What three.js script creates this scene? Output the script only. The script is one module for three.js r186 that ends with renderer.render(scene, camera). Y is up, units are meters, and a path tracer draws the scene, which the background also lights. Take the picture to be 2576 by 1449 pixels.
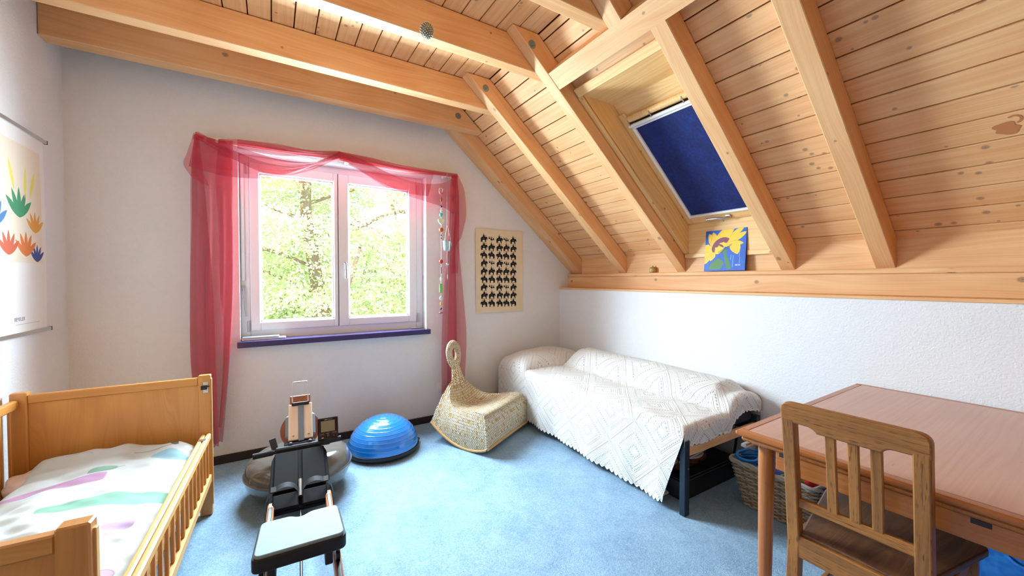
import * as THREE from 'three';
import { mergeGeometries, mergeVertices, toCreasedNormals } from 'three/addons/utils/BufferGeometryUtils.js';
import { RectAreaLightUniformsLib } from 'three/addons/lights/RectAreaLightUniformsLib.js';
import { RoundedBoxGeometry } from 'three/addons/geometries/RoundedBoxGeometry.js';

// ---------------------------------------------------------------- camera, sky, light, exposure
const scene = new THREE.Scene();
const renderer = new THREE.WebGLRenderer({ antialias: true });
renderer.toneMapping = THREE.LinearToneMapping;
renderer.toneMappingExposure = 1.0;
renderer.shadowMap.enabled = true;
RectAreaLightUniformsLib.init();

const CAM_H = 1.34, FOCAL = 978.4;
const camera = new THREE.PerspectiveCamera(2 * Math.atan(724.5 / FOCAL) * 180 / Math.PI, 2576 / 1449, 0.05, 200);
camera.position.set(0, CAM_H, 0);
camera.rotation.set(0, 0, 0, 'YXZ');
camera.rotation.order = 'YXZ';
camera.rotation.y = -31.66 * Math.PI / 180;
camera.rotation.x = -1.21 * Math.PI / 180;

scene.background = new THREE.Color().setRGB(2.3, 2.6, 2.9);        // bright hazy summer sky

const sun = new THREE.DirectionalLight(0xfff1d8, 22.0);               // high beside the house, lights the trees outside
sun.position.set(-13, 15, -7.2); sun.target.position.set(1, 0, -8);
sun.castShadow = true; sun.shadow.camera.left = sun.shadow.camera.bottom = -14; sun.shadow.camera.right = sun.shadow.camera.top = 14; sun.shadow.camera.far = 60;
scene.add(sun, sun.target);

// daylight that comes in through the window
function daylight(w, h, x, y, z, tx, ty, tz, color, power) {
  const l = new THREE.RectAreaLight(color, power, w, h);
  l.position.set(x, y, z); l.lookAt(tx, ty, tz); l.castShadow = true; scene.add(l);
  return l;
}
daylight(1.42, 1.42, 0.51, 1.72, -3.98, 0.51, 0.65, -1.78, new THREE.Color(0.71, 0.89, 1.0), 90);

// ---------------------------------------------------------------- helpers
function rng(seed) { let s = seed | 0; return () => { s = (s + 0x6d2b79f5) | 0; let t = Math.imul(s ^ (s >>> 15), 1 | s); t = (t + Math.imul(t ^ (t >>> 7), 61 | t)) ^ t; return ((t ^ (t >>> 14)) >>> 0) / 4294967296; }; }
const V3 = (x, y, z) => new THREE.Vector3(x, y, z);
const taken = new Map();
function numbered(name) { const n = taken.get(name) ?? 0; taken.set(name, n + 1); return n ? name + '_' + String(n).padStart(3, '0') : name; }
function shade(o) { o.traverse((c) => { if (c.isMesh) { c.castShadow = true; c.receiveShadow = true; } }); return o; }
function obj(name, geo, mat, parent) {
  const g = Array.isArray(geo) ? merged(geo) : geo;
  const m = new THREE.Mesh(g, mat); m.castShadow = m.receiveShadow = true;
  m.name = parent ? name : numbered(name);
  (parent ?? scene).add(m);
  return m;
}
function tag(o, label, category, group, kind) { o.userData.label = label; if (category) o.userData.category = category; if (group) o.userData.group = group; if (kind) o.userData.kind = kind; return o; }
function thing(name, label, category, [x, y, z] = [0, 0, 0], turn = 0, group) {
  const o = new THREE.Group(); o.name = numbered(name); o.position.set(x, y, z); o.rotation.y = turn; scene.add(o);
  return tag(o, label, category, group);
}
function struct(name, geo, mat) { const o = geo ? obj(name, geo, mat) : new THREE.Group(); if (!geo) { o.name = numbered(name); scene.add(o); } o.userData.kind = 'structure'; return o; }
function merged(list) {
  const l = list.map((g) => { let q = g.index ? g.toNonIndexed() : g; for (const k of Object.keys(q.attributes)) if (!['position', 'normal', 'uv'].includes(k)) q.deleteAttribute(k); if (!q.attributes.uv) q.setAttribute('uv', new THREE.Float32BufferAttribute(new Float32Array(q.attributes.position.count * 2), 2)); if (!q.attributes.normal) q.computeVertexNormals(); return q; });
  return l.length === 1 ? l[0] : mergeGeometries(l, false);
}
// texture coordinates in metres: u runs along the grain, v across it
function grainUV(geo, grain = [1, 0, 0], du = 0, dv = 0) {
  const g = geo.index ? geo.toNonIndexed() : geo, p = g.attributes.position, n = p.count, uv = new Float32Array(n * 2);
  const G = V3(...grain).normalize(), a = V3(), b = V3(), c = V3(), N = V3(), U = V3(), W = V3();
  for (let i = 0; i < n; i += 3) {
    a.fromBufferAttribute(p, i); b.fromBufferAttribute(p, i + 1); c.fromBufferAttribute(p, i + 2);
    N.subVectors(b, a).cross(W.subVectors(c, a)).normalize();
    U.copy(G).addScaledVector(N, -G.dot(N));
    if (U.lengthSq() < 0.1) { U.set(Math.abs(N.y) > 0.7 ? 0 : 0, Math.abs(N.y) > 0.7 ? 0 : 1, Math.abs(N.y) > 0.7 ? 1 : 0); U.addScaledVector(N, -U.dot(N)); }
    U.normalize(); W.crossVectors(N, U);
    [a, b, c].forEach((q, k) => { uv[(i + k) * 2] = q.dot(U) + du; uv[(i + k) * 2 + 1] = q.dot(W) + dv; });
  }
  g.setAttribute('uv', new THREE.BufferAttribute(uv, 2));
  return g;
}
// box with chamfered edges (44 triangles), its centre at x y z
function cbox(w, h, d, c = 0.003, x = 0, y = 0, z = 0) {
  c = Math.min(c, w * 0.45, h * 0.45, d * 0.45);
  const X = w / 2, Y = h / 2, Z = d / 2, pos = [];
  const P = (sx, sy, sz, k) => [sx * (X - (k === 0 ? 0 : c)) + x, sy * (Y - (k === 1 ? 0 : c)) + y, sz * (Z - (k === 2 ? 0 : c)) + z];
  const tri = (A, B, C, nx, ny, nz) => { const u = [B[0] - A[0], B[1] - A[1], B[2] - A[2]], v = [C[0] - A[0], C[1] - A[1], C[2] - A[2]]; const d2 = (u[1] * v[2] - u[2] * v[1]) * nx + (u[2] * v[0] - u[0] * v[2]) * ny + (u[0] * v[1] - u[1] * v[0]) * nz; pos.push(...A, ...(d2 > 0 ? [...B, ...C] : [...C, ...B])); };
  const quad = (A, B, C, D, n) => { tri(A, B, C, ...n); tri(A, C, D, ...n); };
  for (const s of [-1, 1]) {
    quad(P(s, -1, -1, 0), P(s, 1, -1, 0), P(s, 1, 1, 0), P(s, -1, 1, 0), [s, 0, 0]);
    quad(P(-1, s, -1, 1), P(1, s, -1, 1), P(1, s, 1, 1), P(-1, s, 1, 1), [0, s, 0]);
    quad(P(-1, -1, s, 2), P(1, -1, s, 2), P(1, 1, s, 2), P(-1, 1, s, 2), [0, 0, s]);
    for (const t of [-1, 1]) {
      quad(P(s, t, -1, 0), P(s, t, 1, 0), P(s, t, 1, 1), P(s, t, -1, 1), [s, t, 0]);
      quad(P(s, -1, t, 0), P(s, 1, t, 0), P(s, 1, t, 2), P(s, -1, t, 2), [s, 0, t]);
      quad(P(-1, s, t, 1), P(1, s, t, 1), P(1, s, t, 2), P(-1, s, t, 2), [0, s, t]);
      for (const r of [-1, 1]) tri(P(s, t, r, 0), P(s, t, r, 1), P(s, t, r, 2), s, t, r);
    }
  }
  const g = new THREE.BufferGeometry(); g.setAttribute('position', new THREE.Float32BufferAttribute(pos, 3)); g.computeVertexNormals();
  g.setAttribute('uv', new THREE.Float32BufferAttribute(new Float32Array(pos.length / 3 * 2), 2));
  return g;
}
let uvSeed = rng(77);
const wbox = (w, h, d, grain, c = 0.003, x = 0, y = 0, z = 0) => grainUV(cbox(w, h, d, c, x, y, z), grain, uvSeed() * 4, uvSeed() * 2);
// polygon in x y, extruded along z from z0 to z1
function prism(pts, z0, z1, grain = [1, 0, 0], holes = [], bevel = 0) {
  const s = new THREE.Shape(pts.map(([x, y]) => new THREE.Vector2(x, y)));
  for (const h of holes) s.holes.push(new THREE.Path(h.map(([x, y]) => new THREE.Vector2(x, y))));
  const g = new THREE.ExtrudeGeometry(s, { depth: z1 - z0 - 2 * bevel, bevelEnabled: bevel > 0, bevelSize: bevel, bevelThickness: bevel, bevelOffset: -bevel, bevelSegments: 1 });
  g.translate(0, 0, z0 + bevel);
  return grainUV(g, grain, uvSeed() * 4, uvSeed() * 2);
}
function tube(pts, r, seg = 24, rad = 8, closed = false, tension = 0.5) {
  const c = new THREE.CatmullRomCurve3(pts.map((p) => V3(...p)), closed, 'catmullrom', tension);
  return new THREE.TubeGeometry(c, seg, r, rad, closed);
}
function rod(a, b, r, rad = 8, r2 = r) {
  const A = V3(...a), B = V3(...b), d = B.clone().sub(A), g = new THREE.CylinderGeometry(r2, r, d.length(), rad);
  g.applyQuaternion(new THREE.Quaternion().setFromUnitVectors(V3(0, 1, 0), d.normalize())); g.translate(...A.add(B).multiplyScalar(0.5).toArray());
  return g;
}
const lathe = (pts, n = 24) => new THREE.LatheGeometry(pts.map(([r, y]) => new THREE.Vector2(r, y)), n);

// ---------------------------------------------------------------- noise and textures
function noiseGrid(nx, ny, seed) {                                   // periodic value noise
  const R = rng(seed), t = new Float32Array(nx * ny); for (let i = 0; i < t.length; i++) t[i] = R();
  return (u, v) => { const x = (u - Math.floor(u)) * nx, y = (v - Math.floor(v)) * ny, ix = Math.floor(x), iy = Math.floor(y); let fx = x - ix, fy = y - iy; fx = fx * fx * (3 - 2 * fx); fy = fy * fy * (3 - 2 * fy);
    const a = t[(iy % ny) * nx + ix % nx], b = t[(iy % ny) * nx + (ix + 1) % nx], c = t[((iy + 1) % ny) * nx + ix % nx], d = t[((iy + 1) % ny) * nx + (ix + 1) % nx];
    return a + (b - a) * fx + (c - a) * fy + (a - b - c + d) * fx * fy; };
}
function dataTex(w, h, f, srgb = true) {
  const d = new Uint8Array(w * h * 4);
  for (let y = 0; y < h; y++) for (let x = 0; x < w; x++) { const c = f(x / w, y / h, x, y), o = (y * w + x) * 4; d[o] = Math.max(0, Math.min(255, c[0])); d[o + 1] = Math.max(0, Math.min(255, c[1])); d[o + 2] = Math.max(0, Math.min(255, c[2])); d[o + 3] = 255; }
  const t = new THREE.DataTexture(d, w, h, THREE.RGBAFormat); t.wrapS = t.wrapT = THREE.RepeatWrapping; t.magFilter = THREE.LinearFilter; t.minFilter = THREE.LinearMipmapLinearFilter; t.generateMipmaps = true; if (srgb) t.colorSpace = THREE.SRGBColorSpace; t.needsUpdate = true;
  return t;
}
const mix = (a, b, t) => [a[0] + (b[0] - a[0]) * t, a[1] + (b[1] - a[1]) * t, a[2] + (b[2] - a[2]) * t];
// wood: the map covers 2 m along the grain and 0.5 m across it
function woodTex(base, dark, o = {}) {
  const { seed = 1, streak = 0.5, rings = 16, wob = 0.5, knots = 0, knotColor = [120, 100, 90], fleck = 0, fleckColor = dark, w = 1024, h = 512, knotSize = 0.012, patch = 0.12 } = o, R = rng(seed);
  const a = noiseGrid(6, 96, seed + 1), b = noiseGrid(14, 230, seed + 2), c = noiseGrid(5, 9, seed + 3), d = noiseGrid(70, 460, seed + 4), p = noiseGrid(9, 5, seed + 5);
  const ks = Array.from({ length: knots }, () => ({ u: R(), v: R(), r: knotSize * (0.35 + 0.65 * R()) }));
  return dataTex(w, h, (u, v) => {
    let warp = wob * (c(u, v) - 0.5) * 0.12, kn = 0;
    for (const k of ks) {
      let du = u - k.u, dv = v - k.v; du -= Math.round(du); dv -= Math.round(dv); const x = du * 2, y = dv * 0.5, q = Math.hypot(x * 0.8, y) / k.r;
      if (q < 5) warp += 0.012 * Math.exp(-q * q * 0.25) * Math.sign(y || 1) * (1 - Math.min(1, q * 0.2));
      if (q < 1.6) kn = Math.max(kn, q < 0.8 ? 0.75 + 0.25 * Math.sin(q * 9) : Math.max(0, (1.6 - q) / 0.8) * 0.75);
    }
    const vv = v + warp, ring = 0.5 + 0.5 * Math.sin((vv * rings + 0.8 * c(u, v * 0.7)) * Math.PI * 2);
    let t = streak * (0.45 * a(u, vv) + 0.3 * b(u, vv) + 0.25 * ring ** 2) + patch * (p(u, v) - 0.5);
    let col = mix(base, dark, Math.max(0, Math.min(1, t)));
    if (fleck) { const f = d(u, v); if (f > 1 - fleck) col = mix(col, fleckColor, Math.min(1, (f - 1 + fleck) / fleck * 1.5) * 0.8); }
    return kn ? mix(col, knotColor, kn * 0.85) : col;
  });
}
function woodMat(base, dark, o = {}, rough = 0.55, extra = {}) {
  const t = woodTex(base, dark, o); t.repeat.set(0.5, 2);
  return new THREE.MeshPhysicalMaterial({ map: t, roughness: rough, ...extra });
}
const plain = (hex, rough = 0.6, extra = {}) => new THREE.MeshPhysicalMaterial({ color: hex, roughness: rough, ...extra });
const M = {};
// ---------------------------------------------------------------- materials of the room
M.board = woodMat([239, 193, 142], [206, 136, 80], { seed: 11, knots: 26, knotColor: [128, 104, 88], knotSize: 0.009, streak: 0.55, rings: 10, patch: 0.3 }, 0.6);
M.beam = woodMat([237, 190, 138], [200, 130, 74], { seed: 23, knots: 7, knotColor: [128, 100, 78], knotSize: 0.011, streak: 0.5, rings: 7, wob: 1.0, patch: 0.25 }, 0.6);
M.pine = woodMat([242, 206, 148], [208, 144, 76], { seed: 31, knots: 12, knotColor: [142, 92, 48], knotSize: 0.008, streak: 0.6, rings: 12, wob: 1.0 }, 0.5);
M.backing = plain(0x5a3114, 0.9);
{
  const n1 = noiseGrid(90, 90, 5), n2 = noiseGrid(200, 200, 6), n3 = noiseGrid(9, 9, 7);
  const bump = dataTex(512, 512, (u, v) => { const q = 255 * Math.min(1, Math.max(0, 0.55 * n1(u, v) + 0.45 * n2(u, v))); return [q, q, q]; }, false); bump.repeat.set(1.4, 1.4);
  const tint = dataTex(256, 256, (u, v) => { const q = 3 * (n3(u, v) - 0.5) + 2 * (n1(u, v) - 0.5); return [228 + q, 229 + q, 232 + q]; }); tint.repeat.set(0.5, 0.5);
  M.plaster = new THREE.MeshStandardMaterial({ map: tint, bumpMap: bump, bumpScale: 0.0015, roughness: 0.92 });
}
{
  const n1 = noiseGrid(240, 240, 15), n2 = noiseGrid(110, 110, 16), n3 = noiseGrid(14, 14, 17), n4 = noiseGrid(5, 5, 18);
  const f = (u, v) => 0.5 * n1(u, v) + 0.3 * n2(u, v) + 0.2 * n3(u, v);
  const col = dataTex(1024, 1024, (u, v) => mix([106, 138, 168], [164, 196, 220], Math.min(1, Math.max(0, 0.15 + 1.0 * (f(u, v) - 0.15) + 0.25 * (n4(u, v) - 0.5))))); col.repeat.set(1.3, 1.3);
  const bmp = dataTex(1024, 1024, (u, v) => { const q = 255 * (0.7 * n1(u, v) + 0.3 * n2(u, v)); return [q, q, q]; }, false); bmp.repeat.set(1.7, 1.7);
  M.carpet = new THREE.MeshPhysicalMaterial({ map: col, bumpMap: bmp, bumpScale: 0.0016, roughness: 1, sheen: 0.3, sheenRoughness: 0.8, sheenColor: new THREE.Color(0.6, 0.75, 0.9) });
}
M.white = plain(0xe9e8ea, 0.35);
M.whiteMat = plain(0xeeedeb, 0.6);
M.glass = new THREE.MeshPhysicalMaterial({ color: 0xffffff, roughness: 0.0, transmission: 1, thickness: 0, ior: 1.45 });
M.metal = new THREE.MeshPhysicalMaterial({ color: 0xb9bcbf, roughness: 0.3, metalness: 1 });
M.steel = new THREE.MeshPhysicalMaterial({ color: 0xd5d8da, roughness: 0.22, metalness: 1 });
M.zinc = new THREE.MeshPhysicalMaterial({ color: 0x9aa49a, roughness: 0.45, metalness: 0.8 });
M.black = plain(0x14141a, 0.45);
M.baseboard = plain(0x2a2026, 0.6);

// ---------------------------------------------------------------- the room
const ZB = -3.502, ZR = 1.5, XL = -1.085, XK = 2.796, YC = 2.885;         // back wall, rear wall, left wall, knee wall, flat ceiling
const TAN = 0.862, ANG = Math.atan(TAN), CA = Math.cos(ANG), SA = Math.sin(ANG), OX = 1.383, OY = 2.774, DEEP = 0.125, XF = 2.957, XR2 = 2.9695;
const onSlope = (x, off) => OY - TAN * (x - OX) + off / CA;                // height of the roof slope's plane at x
const bendX = OX + (OY + DEEP / CA - YC) / TAN;

// floor
{ const f = struct('floor', grainUV(new THREE.BoxGeometry(XK - XL + 0.5, 0.12, ZR - ZB + 0.6).translate((XK + XL) / 2, -0.06, (ZR + ZB) / 2), [1, 0, 0]), M.carpet); tag(f, 'blue grey wall-to-wall carpet', 'floor'); }
// back wall with the window opening
const WX0 = -0.205, WX1 = 1.222, WY0 = 0.862, WY1 = 2.29;
{ const w = struct('wall_back', prism([[XL - 0.25, -0.12], [3.5, -0.12], [3.5, 3.1], [XL - 0.25, 3.1]], ZB - 0.26, ZB, [1, 0, 0], [[[WX0, WY0], [WX1, WY0], [WX1, WY1], [WX0, WY1]]]), M.plaster); tag(w, 'white rough plastered wall around the window', 'wall'); }
{ const w = struct('wall_left', grainUV(new THREE.BoxGeometry(0.25, 3.2, ZR - ZB + 0.5).translate(XL - 0.125, 1.5, (ZR + ZB) / 2), [0, 0, 1]), M.plaster); tag(w, 'white plastered wall with the hanging art print', 'wall'); }
{ const w = struct('wall_right', grainUV(new THREE.BoxGeometry(0.3, 1.354, ZR - ZB + 0.5).translate(XK + 0.15, 0.557, (ZR + ZB) / 2), [0, 0, 1]), M.plaster); tag(w, 'low white plastered knee wall under the roof slope', 'wall'); }
// rear wall behind the camera, clad with upright brown boards
M.cladding = woodMat([186, 124, 72], [146, 88, 44], { seed: 29, knots: 10, streak: 0.6, rings: 10 }, 0.6);
{ const w = struct('wall_rear', grainUV(new THREE.BoxGeometry(3.5 - XL + 0.25, 3.22, 0.2).translate((3.5 + XL - 0.25) / 2, 1.49, ZR + 0.12), [0, 1, 0]), M.backing); tag(w, 'wall behind the viewer clad with brown upright boards', 'wall'); const R = rng(19); for (let x = XL; x < 3.1; x += 0.14) obj('board', grainUV(cbox(0.134, 3.0, 0.018, 0.003, x + 0.07, 1.49, ZR + 0.01), [0, 1, 0], R() * 4, R() * 2), M.cladding, w); }
// baseboards
{ const b = struct('baseboard_back', cbox(XK - XL, 0.062, 0.014, 0.002, (XK + XL) / 2, 0.031, ZB + 0.007), M.baseboard); tag(b, 'dark baseboard under the window wall', 'baseboard'); }
{ const b = struct('baseboard_left', cbox(0.014, 0.062, ZR - ZB - 0.03, 0.002, XL + 0.007, 0.031, (ZR + ZB) / 2), M.baseboard); tag(b, 'dark baseboard along the left wall', 'baseboard'); }
{ const b = struct('baseboard_right', cbox(0.014, 0.062, ZR - ZB - 0.03, 0.002, XK - 0.007, 0.031, (ZR + ZB) / 2), M.baseboard); tag(b, 'dark baseboard along the knee wall', 'baseboard'); }

// flat ceiling of pine boards that run towards the window
const ceilFlat = struct('ceiling'); tag(ceilFlat, 'flat ceiling of tongued pine boards above the collar beams', 'ceiling');
{
  obj('deck', new THREE.BoxGeometry(bendX - XL + 0.2, 0.12, ZR - ZB + 0.4).translate((bendX + XL) / 2, YC + 0.083, (ZR + ZB) / 2), M.backing, ceilFlat);
  const P = 0.1177, R = rng(5);
  for (let i = -9; i < 14; i++) {
    let x0 = -0.1044 + P * i, x1 = x0 + P; x0 = Math.max(x0, XL - 0.02); x1 = Math.min(x1, bendX + 0.004); if (x1 - x0 < 0.01) continue;
    if (i === 12) x1 = bendX;
    obj('board', grainUV(cbox(x1 - x0 - 0.0065, 0.018, ZR - ZB + 0.02, 0.0025, (x0 + x1) / 2, YC + 0.012 + 0.001 * R(), (ZR + ZB) / 2), [0, 0, 1], R() * 4, R() * 2), M.board, ceilFlat);
    if (i === 12) break;
  }
}
// sloping ceiling: axes x down the slope, y outwards, z along the room
const slope = () => { const g = new THREE.Group(); g.position.set(OX, OY, 0); g.rotation.z = -ANG; return g; };
const SKY = { z0: -2.0, z1: -1.31, s0: 0.44, s1: 2.02 };
const ceilSlope = slope(); ceilSlope.name = 'ceiling_001'; ceilSlope.userData = { kind: 'structure', label: 'sloping ceiling of pine boards with a skylight', category: 'ceiling' }; scene.add(ceilSlope);
{
  const S0 = -0.03, S1 = 2.35, zA = ZB - 0.2, zB = ZR + 0.2, sh = new THREE.BoxGeometry(1, 1, 1);
  const slab = (s0, s1, z0, z1) => { const g = new THREE.BoxGeometry(s1 - s0, 0.1, z1 - z0); g.translate((s0 + s1) / 2, DEEP + 0.074, (z0 + z1) / 2); return g; };
  obj('deck', [slab(S0 - 0.1, S1, zA, SKY.z0 - 0.02), slab(S0 - 0.1, S1, SKY.z1 + 0.02, zB), slab(S0 - 0.1, SKY.s0 - 0.02, SKY.z0 - 0.02, SKY.z1 + 0.02), slab(SKY.s1 + 0.02, S1, SKY.z0 - 0.02, SKY.z1 + 0.02)], M.backing, ceilSlope);
  const P = 0.1194, R = rng(8);
  for (let i = -1; i < 19; i++) {
    let s0 = 0.024 + P * i, s1 = s0 + P; if (i === -1) s0 = -0.026; if (s0 > 2.1) break;
    const cut = s1 > SKY.s0 && s0 < SKY.s1;
    for (const [z0, z1] of cut ? [[ZB, SKY.z0], [SKY.z1, ZR]] : [[ZB, ZR]])
      obj('board', grainUV(cbox(s1 - s0 - 0.0065, 0.018, z1 - z0, 0.0025, (s0 + s1) / 2, DEEP + 0.012 + 0.001 * R(), (z0 + z1) / 2), [0, 0, 1], R() * 4, R() * 2), M.board, ceilSlope);
  }
}
// old reddish water stain on a board
{ const STAIN = [1.408, -0.3], sh = new THREE.Shape(); for (let i = 0; i <= 28; i++) { const a = i / 28 * Math.PI * 2, r = 0.026 * (1 + 0.25 * Math.sin(a * 2 + 1) + 0.12 * Math.sin(a * 5)); i ? sh.lineTo(Math.cos(a) * r, Math.sin(a) * r * 1.5) : sh.moveTo(r, 0); } const g = new THREE.ShapeGeometry(sh).rotateX(Math.PI / 2); const s2 = new THREE.Shape(); s2.absarc(0, 0, 0.022, 0.4, 3.9); s2.absarc(0, 0, 0.015, 3.9, 0.4, true); obj('stain', [g.translate(STAIN[0], DEEP + 0.0026, STAIN[1]), new THREE.ShapeGeometry(s2).rotateX(Math.PI / 2).translate(STAIN[0] - 0.035, DEEP + 0.0026, STAIN[1] + 0.02)], new THREE.MeshStandardMaterial({ color: 0xbd7a4c, roughness: 0.8, side: THREE.DoubleSide }), ceilSlope); }
// wooden ledge, purlin, shelf board and the panel behind it, on top of the knee wall
{
  const L = ZR - ZB, zc = (ZR + ZB) / 2;
  const t1 = struct('trim_1', wbox(0.16, 0.018, L, [0, 0, 1], 0.002, 2.866, 1.243, zc), M.beam); tag(t1, 'thin pine ledge board on top of the knee wall', 'ledge');
  const p = obj('purlin', wbox(0.16, 0.122, L, [0, 0, 1], 0.003, 3.005, 1.313, zc), M.beam); tag(p, 'long pine purlin running along the top of the knee wall', 'beam');
  const c = obj('shelf_board', wbox(0.17, 0.03, L, [0, 0, 1], 0.005, 3.0, 1.389, zc), M.beam); tag(c, 'rounded pine shelf board on the purlin, under the rafter feet', 'shelf');
  const t2 = struct('trim_2', grainUV(cbox(0.03, 0.27, L, 0.002, XF + 0.028, 1.535, zc), [0, 0, 1], 0.3, 0.77), M.beam); tag(t2, 'upright pine panel behind the rafter feet', 'panel');
}
// rafters
function rafter(z0, z1, label, from = 'top') {
  const yAt = (s, o) => [OX + s * CA + o * SA, OY - s * SA + o * CA];
  let pts;
  if (from === 'top') pts = [[OX + (OY - YC) / TAN, YC], [bendX, YC], [XR2, onSlope(XR2, DEEP)], [XR2, 1.4065]];
  if (from === 'trimmer') pts = [yAt(0.299, 0), yAt(0.299, DEEP), [XR2, onSlope(XR2, DEEP)], [XR2, 1.4065]];
  if (from === 'upper') pts = [[OX + (OY - YC) / TAN, YC], [bendX, YC], yAt(0.179, DEEP), yAt(0.179, 0)];
  pts = pts.filter((p, i) => i === 0 || Math.hypot(p[0] - pts[i - 1][0], p[1] - pts[i - 1][1]) > 1e-3);
  const o = obj('rafter', prism(pts, z0, z1, [CA, -SA, 0], [], 0.004), M.beam);
  return tag(o, label, 'rafter');
}
rafter(ZB + 0.001, -3.318, 'wide pine rafter lying against the white window wall');
rafter(-2.760, -2.667, 'pine rafter between the wall rafter and the skylight, bolted to its collar beam');
rafter(-2.104, -2.023, 'pine rafter along the window side of the skylight, carrying the trimmer');
rafter(-1.304, -1.215, 'pine rafter under the trimmer beside the skylight and the sunflower painting', 'trimmer');
rafter(-0.813, -0.724, 'pine rafter above the writing table, after the one beside the skylight');
rafter(-1.499, -1.409, 'short upper pine rafter that ends on top of the trimmer', 'upper');
{ // trimmer above the skylight
  const yAt = (s, o) => [OX + s * CA + o * SA, OY - s * SA + o * CA];
  const o = obj('trimmer_beam', prism([yAt(0.179, 0), yAt(0.299, 0), yAt(0.299, DEEP), yAt(0.179, DEEP)], -2.022, -0.814, [0, 0, 1], [], 0.004), M.beam);
  tag(o, 'pale pine trimmer beam across the rafters above the skylight', 'beam');
}
// collar beams
function collar(z0, z1, label) {
  const yb = 2.693, xr = (y) => bendX + (YC - y) / TAN - 0.006;
  return tag(obj('collar_beam', prism([[XL + 0.002, yb], [xr(yb), yb], [xr(YC), YC - 0.001], [XL + 0.002, YC - 0.001]], z0, z1, [1, 0, 0], [], 0.004), M.beam), label, 'beam');
}
collar(-3.317, -3.213, 'pine collar beam next to the white window wall, with a bolt at its end');
collar(-2.853, -2.761, 'pine collar beam running to the second rafter, next to the one by the window wall');
collar(-2.189, -2.105, 'pine collar beam behind the hanging bauble, running to the rafter by the skylight');
collar(-1.585, -1.500, 'pine collar beam running to the short upper rafter above the trimmer');
// bolts with washers
function bolt(x, y, z, label) {
  const t = thing('bolt', label, 'bolt', [x, y, z], 0);
  obj('washer', new THREE.CylinderGeometry(0.026, 0.027, 0.004, 24).rotateX(Math.PI / 2).translate(0, 0, 0.002), M.zinc, t);
  obj('nut', new THREE.CylinderGeometry(0.0125, 0.0125, 0.012, 6).rotateX(Math.PI / 2).translate(0, 0, 0.01), M.zinc, t);
  obj('thread', new THREE.CylinderGeometry(0.006, 0.006, 0.018, 12).rotateX(Math.PI / 2).translate(0, 0, 0.018), M.zinc, t);
}
bolt(1.42, 2.792, -3.213, 'galvanized bolt and washer in the collar beam next to the window wall');
bolt(1.408, 2.806, -2.667, 'galvanized bolt and washer in the rafter between wall rafter and skylight');
bolt(1.393, 2.805, -2.023, 'galvanized bolt and washer in the rafter along the skylight');

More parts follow.
